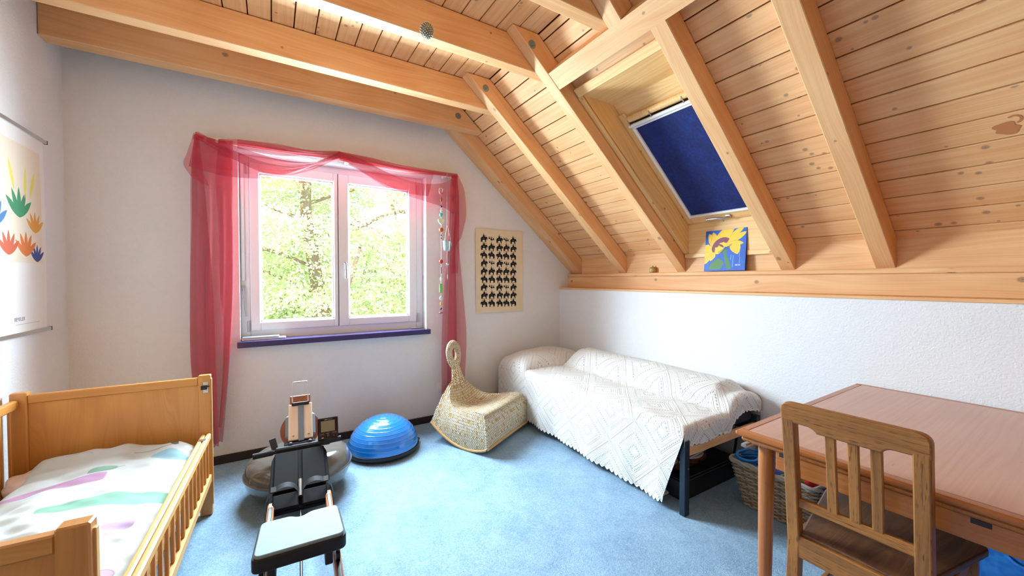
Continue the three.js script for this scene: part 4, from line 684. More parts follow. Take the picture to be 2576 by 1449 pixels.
    for (const s of [-1, 1]) { obj('carriage', [cbox(0.03, 0.07, 0.2, 0.004, s * 0.1, 0.215, zS)], M.black, t); for (const z of [-0.07, 0.07]) obj('wheel', new THREE.CylinderGeometry(0.018, 0.018, 0.016, 20).rotateZ(Math.PI / 2).translate(s * 0.135, 0.192, zS + z), M.black, t); } }
}
// ---------------------------------------------------------------- half balance ball
{
  const t = thing('balance_ball', 'blue ridged half balance ball on a dark round base beside the rowing machine', 'exercise ball', [0.735, 0, -3.12]);
  obj('base', lathe([[0.02, 0.004], [0.235, 0.004], [0.262, 0.014], [0.272, 0.03], [0.27, 0.044], [0.262, 0.05], [0.02, 0.05]], 72), plain(0x1d2226, 0.5), t);
  const pts = []; for (let i = 0; i <= 240; i++) { const a = i / 240 * Math.PI / 2, r = 0.262 * Math.cos(a), y = 0.048 + 0.222 * Math.sin(a), k = ((i / 240 * 13) % 1), rid = i < 236 ? (i > 14 ? 0.0013 : 0) * Math.exp(-(((k - 0.5) / 0.07) ** 2)) : 0; pts.push([Math.max(0.0005, r + rid * Math.cos(a)), y + rid * Math.sin(a)]); }
  obj('dome', lathe(pts, 96), new THREE.MeshPhysicalMaterial({ color: 0x1285e2, roughness: 0.2, clearcoat: 1, clearcoatRoughness: 0.08 }), t);
  obj('handle', [tube([[-0.27, 0.03, 0.03], [-0.285, 0.03, 0], [-0.27, 0.03, -0.03]], 0.006, 16, 8)], M.black, t); obj('handle', [tube([[0.27, 0.03, 0.03], [0.285, 0.03, 0], [0.27, 0.03, -0.03]], 0.006, 16, 8)], M.black, t);
}
// ---------------------------------------------------------------- wicker basket under the table
M.wicker = [plain(0x9c8466, 0.85), plain(0x826a4c, 0.85), plain(0xb09a7c, 0.85), plain(0x989286, 0.85)];
{
  const t = thing('wicker_basket', 'rectangular grey-brown wicker basket full of toys under the table', 'basket', [2.49, 0, -1.07], 0.03);
  const rows = 25, H = 0.245, half = (k) => [0.115 + 0.05 * k, 0.165 + 0.05 * k];
  const loop = (hx, hz, r, n) => { const p = []; for (const [sx, sz, a0] of [[1, 1, 0], [-1, 1, 1], [-1, -1, 2], [1, -1, 3]]) for (let i = 0; i <= 5; i++) { const a = (a0 + i / 5) * Math.PI / 2; p.push([sx * (hx - r) + Math.cos(a) * r, sz * (hz - r) + Math.sin(a) * r]); } const per = [], N = n; const L = [0]; for (let i = 0; i < p.length; i++) { const q = p[(i + 1) % p.length]; L.push(L[i] + Math.hypot(q[0] - p[i][0], q[1] - p[i][1])); } const T = L[L.length - 1]; let k = 0; for (let i = 0; i < N; i++) { const d = i / N * T; while (L[k + 1] < d) k++; const f = (d - L[k]) / (L[k + 1] - L[k] || 1), a = p[k % p.length], b = p[(k + 1) % p.length]; const nx = b[1] - a[1], nz = -(b[0] - a[0]), m = Math.hypot(nx, nz) || 1; per.push([a[0] + (b[0] - a[0]) * f, a[1] + (b[1] - a[1]) * f, nx / m, nz / m]); } return per; };
  const stakes = 44;
  for (let r = 0; r < rows; r++) {
    const k = r / (rows - 1), [hx, hz] = half(k), per = loop(hx, hz, 0.035, 88), y = 0.012 + H * k;
    const pts = per.map(([x, z, nx, nz], i) => { const w = (i % 2 ? 0 : ((i / 2 + r) % 2 ? 1 : -1)) * 0.0055; return [x + nx * w, y, z + nz * w]; });
    obj('woven_strand', tube(pts, 0.0049, 176, 5, true), M.wicker[(r * 7 + 3) % 4], t);
  }
  const st = []; { const a = loop(...half(0), 0.035, stakes), b = loop(...half(1), 0.035, stakes); for (let i = 0; i < stakes; i++) obj('stake', rod([a[i][0], 0.006, a[i][1]], [b[i][0], H + 0.025, b[i][1]], 0.004, 5), M.wicker[1], t); }
  const rim = loop(...half(1.05), 0.035, 60); for (const ph of [0, Math.PI]) obj('rim', tube(rim.map(([x, z, nx, nz], i) => [x + nx * 0.006 * Math.cos(i * 0.9 + ph), H + 0.026 + 0.006 * Math.sin(i * 0.9 + ph), z + nz * 0.006 * Math.cos(i * 0.9 + ph)]), 0.008, 200, 6, true), M.wicker[3], t);
  obj('base', cbox(0.23, 0.012, 0.33, 0.003, 0, 0.008, 0), M.wicker[1], t);
  obj('handle', tube([[-0.12, H + 0.02, 0.205], [-0.06, H - 0.01, 0.235], [0.06, H - 0.01, 0.235], [0.12, H + 0.02, 0.205]], 0.009, 24, 7), M.wicker[3], t);
  // what lies in it
  M.blueRope = plain(0x1478c8, 0.5); M.red = plain(0xb81a1c, 0.75); M.green = plain(0x5f9a3a, 0.8);
  const R = rng(63), rp = []; for (let i = 0; i < 60; i++) { const a = i * 0.55; rp.push([2.42 + Math.cos(a) * (0.075 + 0.016 * R()), 0.2 + i * 0.0016 + 0.012 * R(), -1.225 + Math.sin(a) * (0.05 + 0.012 * R())]); }
  tag(obj('skipping_rope', tube(rp, 0.0085, 420, 7), M.blueRope), 'coiled bright blue rope in the basket end by the bed', 'rope');
  tag(obj('toy_ball', new THREE.SphereGeometry(0.07, 32, 20).translate(2.44, 0.2, -1.08), plain(0x1c46b0, 0.35)), 'dark blue toy ball in the middle of the basket', 'ball');
  const bag = new THREE.SphereGeometry(1, 36, 22), q = bag.attributes.position, nn = noiseGrid(8, 7, 65); for (let i = 0; i < q.count; i++) { const x = q.getX(i), y = q.getY(i), z = q.getZ(i), k = 1 + 0.3 * (nn(Math.atan2(z, x) / 6.2832 + 0.5, y * 0.5 + 0.5) - 0.5); q.setXYZ(i, 2.475 + Math.sign(x) * Math.abs(x) ** 0.7 * k * 0.085, 0.19 + y * k * 0.09, -0.945 + Math.sign(z) * Math.abs(z) ** 0.7 * k * 0.062); } bag.computeVertexNormals();
  tag(obj('toy_bag', bag, M.red), 'crumpled bright red cloth toy bag in the basket end by the chair', 'bag');
  const rb = (pts, w) => { const cv = new THREE.CatmullRomCurve3(pts.map((p) => V3(...p))), pos = [], idx = [], n = 30; for (let i = 0; i <= n; i++) { const p = cv.getPoint(i / n); pos.push(p.x - w / 2, p.y, p.z, p.x + w / 2, p.y + 0.004, p.z); } for (let i = 0; i < n; i++) { const a = i * 2; idx.push(a, a + 1, a + 2, a + 1, a + 3, a + 2); } const g = new THREE.BufferGeometry(); g.setAttribute('position', new THREE.Float32BufferAttribute(pos, 3)); g.setIndex(idx); g.computeVertexNormals(); return g; };
  M.green.side = THREE.DoubleSide;
  tag(obj('felt_ribbon', rb([[2.37, 0.262, -1.03], [2.36, 0.285, -0.99], [2.355, 0.296, -0.95], [2.345, 0.29, -0.92], [2.34, 0.265, -0.905]], 0.024), M.green), 'curled green felt ribbon on top of the red toy bag in the basket', 'ribbon');
}
// ---------------------------------------------------------------- sheer red scarf on the curtain rail
{
  const rl = thing('curtain_rail', 'white curtain rail mounted above the window', 'curtain rail', [0.535, 2.315, ZB]);
  obj('rail', cbox(1.92, 0.012, 0.062, 0.003, 0, 0.006, 0.052), M.white, rl); obj('rail_lip', cbox(1.92, 0.022, 0.006, 0.002, 0, -0.006, 0.08), M.white, rl);
  for (const x of [-0.85, 0, 0.85]) obj('bracket', cbox(0.03, 0.05, 0.05, 0.004, x, 0.006, 0.025), M.white, rl);
  M.voile = new THREE.MeshPhysicalMaterial({ color: new THREE.Color().setRGB(0.52, 0.008, 0.042), roughness: 0.7, transparent: true, opacity: 0.54, side: THREE.DoubleSide });
  const t = thing('voile_scarf', 'sheer crimson voile scarf draped in swags over the curtain rail with hanging tails', 'curtain', [0.535, 0, ZB]);
  const poly = (pts, u) => { const n = pts.length - 1, L = [0]; for (let i = 0; i < n; i++) L.push(L[i] + Math.hypot(pts[i + 1][0] - pts[i][0], pts[i + 1][1] - pts[i][1])); const d = u * L[n]; let k = 0; while (k < n - 1 && L[k + 1] < d) k++; return { k, f: (d - L[k]) / (L[k + 1] - L[k] || 1) }; };
  const spl = (pts) => new THREE.CatmullRomCurve3(pts.map(([x, y, z = 0]) => V3(x, y, z)));
  // sheet between two edges; folds run along the edges
  const sheet = (name, A, B, o = {}) => {
    const { nu = 60, nv = 18, depth = 0.02, folds = 3, z0 = 0.085, ph = 0, grow = 1 } = o, a = spl(A), b = spl(B), pos = [], uv = [], idx = [];
    for (let i = 0; i <= nu; i++) { const u = i / nu, p = a.getPoint(u), q = b.getPoint(u); for (let j = 0; j <= nv; j++) { const v = j / nv, k = 1 - grow + grow * Math.min(1, u * 3 + 0.15), w = Math.sin(v * folds * Math.PI * 2 + ph + 1.5 * u) + 0.4 * Math.sin(v * folds * 4.1 * Math.PI + ph * 2 - 2 * u); pos.push(p.x + (q.x - p.x) * v - 0.535, p.y + (q.y - p.y) * v, Math.max(0.008, z0 + p.z + (q.z - p.z) * v + depth * k * w)); uv.push(v, u); } }
    for (let i = 0; i < nu; i++) for (let j = 0; j < nv; j++) { const e = i * (nv + 1) + j; idx.push(e, e + 1, e + nv + 1, e + 1, e + nv + 2, e + nv + 1); }
    const g = new THREE.BufferGeometry(); g.setAttribute('position', new THREE.Float32BufferAttribute(pos, 3)); g.setAttribute('uv', new THREE.Float32BufferAttribute(uv, 2)); g.setIndex(idx); g.computeVertexNormals(); return obj(name, g, M.voile, t);
  };
  // left tail
  sheet('tail', [[-0.435, 2.33], [-0.455, 2.1], [-0.462, 1.73], [-0.48, 1.19], [-0.476, 0.67], [-0.42, 0.17]], [[-0.24, 2.315], [-0.235, 2.0], [-0.23, 1.6], [-0.238, 1.2], [-0.265, 0.75], [-0.31, 0.19]], { folds: 3, depth: 0.018 });
  sheet('tail', [[-0.44, 2.33], [-0.46, 2.05], [-0.465, 1.7], [-0.475, 1.19], [-0.47, 0.67], [-0.39, 0.16]], [[-0.415, 2.33], [-0.385, 1.95], [-0.36, 1.5], [-0.345, 1.1], [-0.34, 0.67], [-0.33, 0.17]], { folds: 2, z0: 0.1, depth: 0.014, ph: 1 });
  sheet('tail', [[-0.305, 2.32], [-0.325, 2.05], [-0.315, 1.7], [-0.31, 1.2], [-0.3, 0.8], [-0.33, 0.3]], [[-0.225, 2.32], [-0.23, 2.0], [-0.228, 1.6], [-0.236, 1.2], [-0.262, 0.8], [-0.315, 0.3]], { folds: 1, z0: 0.11, depth: 0.012, ph: 2 });
  sheet('knot', [[-0.445, 2.335], [-0.42, 2.35], [-0.37, 2.325]], [[-0.45, 2.29], [-0.43, 2.3], [-0.39, 2.32]], { nu: 12, nv: 6, depth: 0.006, folds: 1, z0: 0.1 });
  sheet('tail_corner', [[-0.445, 2.32], [-0.475, 2.2], [-0.497, 2.115], [-0.46, 2.04]], [[-0.42, 2.32], [-0.42, 2.2], [-0.4, 2.1], [-0.36, 1.98]], { nu: 20, nv: 10, depth: 0.006, folds: 1, z0: 0.115 });
  // swags
  sheet('swag', [[-0.43, 2.335], [-0.2, 2.285], [0.05, 2.235], [0.28, 2.25], [0.47, 2.36]], [[-0.47, 2.105], [-0.3, 2.07], [-0.1, 2.075], [0.1, 2.125], [0.3, 2.235], [0.47, 2.3]], { folds: 2.5, depth: 0.014, z0: 0.115 });
  sheet('swag', [[-0.43, 2.34], [-0.25, 2.26], [0.0, 2.19], [0.22, 2.21], [0.47, 2.36]], [[-0.43, 2.3], [-0.25, 2.2], [0.0, 2.11], [0.22, 2.16], [0.48, 2.32]], { folds: 2, depth: 0.008, z0: 0.13 });
  sheet('swag', [[0.46, 2.365], [0.64, 2.33], [0.85, 2.25], [1.1, 2.2], [1.35, 2.23], [1.48, 2.32]], [[0.47, 2.3], [0.61, 2.239], [0.87, 2.113], [1.15, 2.051], [1.36, 2.005], [1.46, 1.95]], { folds: 2.5, depth: 0.012, z0: 0.115 });
  sheet('swag', [[0.46, 2.365], [0.6, 2.32], [0.8, 2.27], [1.0, 2.27], [1.25, 2.3]], [[0.47, 2.31], [0.58, 2.26], [0.78, 2.16], [1.0, 2.1], [1.2, 2.09]], { folds: 1.5, depth: 0.01, z0: 0.13 });
  // gathered top along the rail
  sheet('gathered_top', [[-0.31, 2.32], [-0.2, 2.338], [0.05, 2.34], [0.3, 2.345], [0.46, 2.37]], [[-0.31, 2.29], [-0.2, 2.3], [0.05, 2.295], [0.3, 2.31], [0.46, 2.315]], { folds: 1.5, depth: 0.01, z0: 0.105, nv: 12 });
  sheet('gathered_top', [[-0.2, 2.335], [0.05, 2.345], [0.25, 2.332], [0.46, 2.36]], [[-0.2, 2.27], [0.05, 2.26], [0.25, 2.29], [0.46, 2.305]], { folds: 1, depth: 0.012, z0: 0.12, nv: 12 });
  sheet('gathered_top', [[0.46, 2.37], [0.7, 2.357], [0.94, 2.335], [1.22, 2.332], [1.49, 2.33]], [[0.46, 2.315], [0.7, 2.305], [0.94, 2.29], [1.22, 2.295], [1.49, 2.3]], { folds: 1.5, depth: 0.01, z0: 0.105, nv: 12 });
  sheet('gathered_top', [[0.46, 2.362], [0.7, 2.35], [0.94, 2.33], [1.22, 2.325], [1.49, 2.33]], [[0.46, 2.31], [0.7, 2.28], [0.94, 2.28], [1.22, 2.28], [1.49, 2.3]], { folds: 1, depth: 0.01, z0: 0.12, nv: 12, ph: 1 });
  // right tail
  sheet('tail', [[1.44, 2.32], [1.415, 2.1], [1.397, 1.73], [1.36, 1.28], [1.335, 0.8], [1.332, 0.09]], [[1.5, 2.32], [1.52, 2.1], [1.515, 1.73], [1.57, 1.16], [1.6, 0.78], [1.56, 0.09]], { folds: 2.5, depth: 0.016 });
  sheet('tail', [[1.44, 2.32], [1.44, 2.05], [1.42, 1.7], [1.4, 1.28], [1.385, 0.8], [1.38, 0.1]], [[1.49, 2.32], [1.485, 2.05], [1.475, 1.7], [1.48, 1.2], [1.485, 0.78], [1.47, 0.1]], { folds: 1.5, depth: 0.012, z0: 0.1, ph: 1.4 });
  sheet('tail', [[1.45, 2.32], [1.45, 2.0], [1.43, 1.7], [1.42, 1.4]], [[1.49, 2.32], [1.5, 2.0], [1.5, 1.7], [1.49, 1.4]], { folds: 1, depth: 0.01, z0: 0.115, ph: 0.5 });
  sheet('tail_corner', [[1.5, 2.325], [1.56, 2.2], [1.575, 2.1], [1.58, 1.95], [1.53, 1.74]], [[1.47, 2.31], [1.49, 2.15], [1.48, 2.0], [1.47, 1.85], [1.47, 1.65]], { nu: 30, nv: 10, depth: 0.007, folds: 1, z0: 0.105 });
}
// ---------------------------------------------------------------- bead string and glass tealight holder hanging from the rail
{
  const t = thing('bead_string', 'long string of coloured glass beads with a clear heart hanging beside the window', 'mobile', [1.333, 2.237, -3.4]);
  const y0 = 2.237, tintGlass = (c) => new THREE.MeshPhysicalMaterial({ color: c, roughness: 0.1, transmission: 0.5, thickness: 0, clearcoat: 0.6 });
  obj('thread', rod([0, 0.07, 0], [-0.008, 1.03 - y0, 0], 0.0012, 5), M.metal, t);
  const bead = (name, y, g, m) => obj(name, g.translate(-0.008 * (y0 - y) / 1.2, y - y0, 0), m, t);
  bead('ring', 2.157, new THREE.TorusGeometry(0.024, 0.008, 10, 28).scale(0.75, 1.15, 1), tintGlass(0xe6dcd8));
  bead('bead', 2.08, new THREE.SphereGeometry(1, 16, 12).scale(0.009, 0.022, 0.009), tintGlass(0xa8842c));
  bead('bead', 2.014, new THREE.OctahedronGeometry(0.011, 1), tintGlass(0x3a2230));
  bead('bead', 1.973, new THREE.SphereGeometry(1, 14, 10).scale(0.011, 0.014, 0.011), tintGlass(0xe9ebe2));
  bead('bead', 1.937, new THREE.SphereGeometry(1, 16, 12).scale(0.017, 0.02, 0.013), tintGlass(0x5fd6cf));
  { const s = new THREE.Shape(); s.moveTo(0, -0.028); s.bezierCurveTo(-0.045, 0.005, -0.03, 0.034, 0, 0.014); s.bezierCurveTo(0.03, 0.034, 0.045, 0.005, 0, -0.028); bead('heart', 1.877, new THREE.ExtrudeGeometry(s, { depth: 0.006, bevelEnabled: true, bevelSize: 0.003, bevelThickness: 0.004, bevelSegments: 2 }).translate(0, 0, -0.003), tintGlass(0xe8eddf)); }
  bead('bead', 1.8, new THREE.SphereGeometry(0.021, 18, 14), tintGlass(0xd6621c)); bead('bead', 1.75, new THREE.SphereGeometry(0.007, 10, 8), tintGlass(0x6a4a28)); bead('bead', 1.724, new THREE.SphereGeometry(0.007, 10, 8), tintGlass(0x7a5a30));
  bead('bead', 1.509, new THREE.SphereGeometry(0.02, 18, 14), tintGlass(0xd0382c)); bead('bead', 1.428, new THREE.CylinderGeometry(0.005, 0.005, 0.06, 10), tintGlass(0x9a7c86)); bead('bead', 1.347, new THREE.CylinderGeometry(0.009, 0.009, 0.034, 10), tintGlass(0xe6edf2));
  bead('bead', 1.262, new RoundedBoxGeometry(0.03, 0.084, 0.012, 2, 0.005), tintGlass(0x9fdc8a)); bead('bead', 1.169, new THREE.SphereGeometry(1, 14, 10).scale(0.015, 0.02, 0.012), tintGlass(0xdfe9ec)); bead('bead', 1.121, new THREE.CylinderGeometry(0.009, 0.009, 0.025, 10), tintGlass(0xd9d44a)); bead('bead', 1.073, new THREE.OctahedronGeometry(0.011, 1), tintGlass(0x4a2c38)); bead('bead', 1.036, new THREE.SphereGeometry(1, 14, 10).scale(0.02, 0.011, 0.012), tintGlass(0xc9a0a4));
}
{
  const t = thing('tealight_holder', 'clear cut glass tealight cup hanging on thin chains beside the crimson scarf', 'candle holder', [1.362, 1.694, -3.345]);
  const glass = new THREE.MeshPhysicalMaterial({ color: 0xe6f2f2, roughness: 0.03, transmission: 0.85, thickness: 0, clearcoat: 1 });
  obj('chain', rod([0.004, 0.156, 0], [0.004, 0.62, 0], 0.0016, 5), M.zinc, t);
  for (let k = 0; k < 3; k++) { const a = k * 2.09 + 0.3; obj('chain', rod([0.004, 0.156, 0], [Math.cos(a) * 0.036, 0.0, Math.sin(a) * 0.036], 0.0014, 5), M.zinc, t); obj('crystal', new THREE.OctahedronGeometry(0.009).scale(0.7, 2.6, 0.7).translate(Math.cos(a) * 0.044, -0.03, Math.sin(a) * 0.044), glass, t); }
  obj('cup', lathe([[0.002, -0.094], [0.028, -0.092], [0.032, -0.07], [0.038, 0], [0.035, 0], [0.03, -0.066], [0.026, -0.086], [0.002, -0.088]], 12), glass, t);
  obj('cup_ring', new THREE.TorusGeometry(0.039, 0.002, 6, 30).rotateX(Math.PI / 2).translate(0, -0.004, 0), M.metal, t);
  obj('chain', rod([0.006, -0.34, 0], [0.004, -0.094, 0], 0.0012, 5), M.zinc, t); obj('crystal', new THREE.SphereGeometry(0.013, 12, 10).translate(0.005, -0.21, 0), glass, t); obj('crystal', new THREE.OctahedronGeometry(0.012).scale(0.7, 2.8, 0.7).translate(0.006, -0.325, 0), glass, t);
}
// ---------------------------------------------------------------- printed elephant cloth on the window wall
{
  const W = 1152, H = 1792, cv = document.createElement('canvas'); cv.width = W; cv.height = H; const c = cv.getContext('2d'), R = rng(171);
  c.fillStyle = '#e3d3b4'; c.fillRect(0, 0, W, H);
  for (let i = 0; i < 260; i++) { c.globalAlpha = 0.05; c.fillStyle = R() < 0.5 ? '#d2bc92' : '#efe4cc'; c.beginPath(); c.ellipse(R() * W, R() * H, 30 + 110 * R(), 20 + 60 * R(), R() * 3, 0, 7); c.fill(); } c.globalAlpha = 1;
  const elephant = (x, y, s, flip) => { c.save(); c.translate(x, y); c.scale(flip ? -s : s, s); c.fillStyle = '#0b0c14'; c.strokeStyle = '#0b0c14';
    c.beginPath(); c.moveTo(-70, 78); c.lineTo(-72, 20); c.bezierCurveTo(-78, -22, -52, -34, -20, -34); c.lineTo(30, -34); c.bezierCurveTo(46, -46, 74, -42, 80, -18); c.bezierCurveTo(88, -4, 86, 20, 76, 26); c.bezierCurveTo(70, 28, 66, 22, 72, 16); c.bezierCurveTo(74, 6, 70, 2, 62, 4); c.bezierCurveTo(58, 22, 54, 28, 52, 40); c.lineTo(54, 80); c.lineTo(32, 80); c.lineTo(28, 42); c.bezierCurveTo(8, 22, -20, 22, -34, 40); c.lineTo(-30, 78); c.lineTo(-48, 78); c.lineTo(-52, 50); c.lineTo(-56, 78); c.closePath(); c.fill();
    c.beginPath(); c.moveTo(-34, -30); c.lineTo(-2, -92); c.lineTo(30, -30); c.fill(); c.beginPath(); c.arc(-2, -92, 9, 0, 7); c.fill(); c.lineWidth = 6; c.beginPath(); c.moveTo(-40, -74); c.lineTo(46, -62); c.moveTo(-2, -92); c.lineTo(-2, -112); c.moveTo(40, -52); c.lineTo(60, -78); c.stroke();
    c.strokeStyle = '#e3d3b4'; c.lineWidth = 4; c.beginPath(); c.moveTo(-12, -14); c.lineTo(-16, 6); c.moveTo(10, -12); c.lineTo(14, 6); c.stroke(); c.restore(); };
  const bearer = (x, y, s) => { c.save(); c.translate(x, y); c.scale(s, s); c.fillStyle = '#0b0c14'; c.strokeStyle = '#0b0c14'; c.lineWidth = 7; c.beginPath(); c.moveTo(-72, -50); c.lineTo(72, -24); c.stroke(); for (const [px, py, w] of [[-50, -14, 26], [0, 2, 30], [50, 10, 26]]) { c.beginPath(); c.moveTo(px - w, py + 10); c.lineTo(px - 4, py - 42); c.lineTo(px + w, py + 14); c.fill(); } c.fillRect(-22, 0, 44, 26); c.lineWidth = 6; c.beginPath(); c.moveTo(-10, 26); c.lineTo(-12, 60); c.moveTo(12, 26); c.lineTo(10, 62); c.moveTo(0, -40); c.lineTo(0, -70); c.stroke(); c.restore(); };
  const xs = [195, 375, 565, 735, 910];
  for (let r = 0; r < 9; r++) for (let k = 0; k < 5; k++) { const x = xs[k] + (r % 2) * 4 + (R() - 0.5) * 6, y = 205 + r * 173 + k * 3 + (R() - 0.5) * 6; if (r % 3 === 0 && (k === 1 || k === 3)) bearer(x, y, 0.95); else elephant(x, y, 1.0, r % 3 === 2); }
  const tx = new THREE.CanvasTexture(cv); tx.colorSpace = THREE.SRGBColorSpace; tx.magFilter = THREE.LinearFilter;
  const g = new THREE.PlaneGeometry(0.56, 0.847, 36, 54), q = g.attributes.position, n = noiseGrid(9, 12, 173), e = noiseGrid(24, 24, 174); for (let i = 0; i < q.count; i++) { const x = q.getX(i), y = q.getY(i), ed = Math.max(Math.abs(x) / 0.28, Math.abs(y) / 0.4235); q.setXYZ(i, x + (Math.abs(x) > 0.27 ? 0.006 * (e(0.1, y) - 0.5) : 0), y + (Math.abs(y) > 0.41 ? 0.008 * (e(x, 0.3) - 0.5) : 0), 0.005 + 0.006 * n(x + 0.5, y + 0.5) * (ed > 0.9 ? 1.4 : 0.7)); } g.computeVertexNormals();
  const o = tag(obj('wall_hanging', g, new THREE.MeshPhysicalMaterial({ map: tx, roughness: 0.95, side: THREE.DoubleSide })), 'beige cloth printed with rows of black elephants pinned to the window wall', 'wall hanging'); o.position.set(2.008, 1.43, ZB); o.rotation.z = 0.004;
}
// ---------------------------------------------------------------- art print on rods, left wall
{
  const W = 1024, H = 1280, cv = document.createElement('canvas'); cv.width = W; cv.height = H; const c = cv.getContext('2d');
  // paper from the top rod to the bottom rod, 0.80 m by 1.02 m, seen from the room: right edge of the canvas lies nearest the window
  c.fillStyle = '#eeecea'; c.fillRect(0, 0, W, H); c.fillStyle = '#ecdfcb'; c.fillRect(60, 95, 910, 745);
  const leaf = (x, y, l, w, a, col) => { c.save(); c.translate(x, y); c.rotate(a); c.fillStyle = col; c.beginPath(); c.moveTo(0, 0); c.quadraticCurveTo(w, -l * 0.5, 0, -l); c.quadraticCurveTo(-w, -l * 0.5, 0, 0); c.fill(); c.restore(); };
  // plain stand-in: generic fanned leaves in the print's colours
  for (const [x, y, col, s] of [[900, 830, '#2f3f86', 0.62], [760, 800, '#d9742c', 0.85], [880, 640, '#dd9a36', 0.75], [690, 560, '#2b8a5c', 1.0], [560, 800, '#c8552f', 0.8], [420, 640, '#2f6fb0', 0.9], [240, 800, '#d9a23a', 0.85], [200, 560, '#3a8f66', 0.9]]) for (const a of [-0.9, -0.45, 0, 0.45, 0.9]) leaf(x, y, 190 * s, 46 * s, a, col);
  for (const [x, y, a] of [[760, 430, 0.1], [640, 400, -0.3], [820, 420, 0.4]]) leaf(x, y, 200, 34, a, '#e4d95e');
  c.fillStyle = '#55555c'; c.font = 'bold 30px sans-serif'; c.fillText('BEYELER', 610, 1205); c.fillStyle = '#b9b7b6'; c.fillRect(620, 1226, 300, 3);
  const tx = new THREE.CanvasTexture(cv); tx.colorSpace = THREE.SRGBColorSpace; tx.magFilter = THREE.LinearFilter;
  const t = thing('art_print', 'large framed-by-rods art print of coloured leaves hanging on the left wall', 'art print', [XL, 1.588, -2.825], Math.PI / 2);
  const g = new THREE.PlaneGeometry(0.8, 1.03, 20, 20), q = g.attributes.position; for (let i = 0; i < q.count; i++) q.setZ(i, 0.006 + 0.004 * Math.cos(q.getY(i) * 3)); g.computeVertexNormals();
  obj('paper', g, new THREE.MeshPhysicalMaterial({ map: tx, roughness: 0.6, side: THREE.DoubleSide }), t);
  for (const y of [0.522, -0.522]) { const r = obj('hanging_rod', cbox(0.845, 0.02, 0.014, 0.003, 0, y, 0.01), M.steel, t); for (const s of [-1, 1]) obj('end_cap', cbox(0.006, 0.022, 0.016, 0.002, s * 0.4255, y, 0.01), M.black, r); }
}
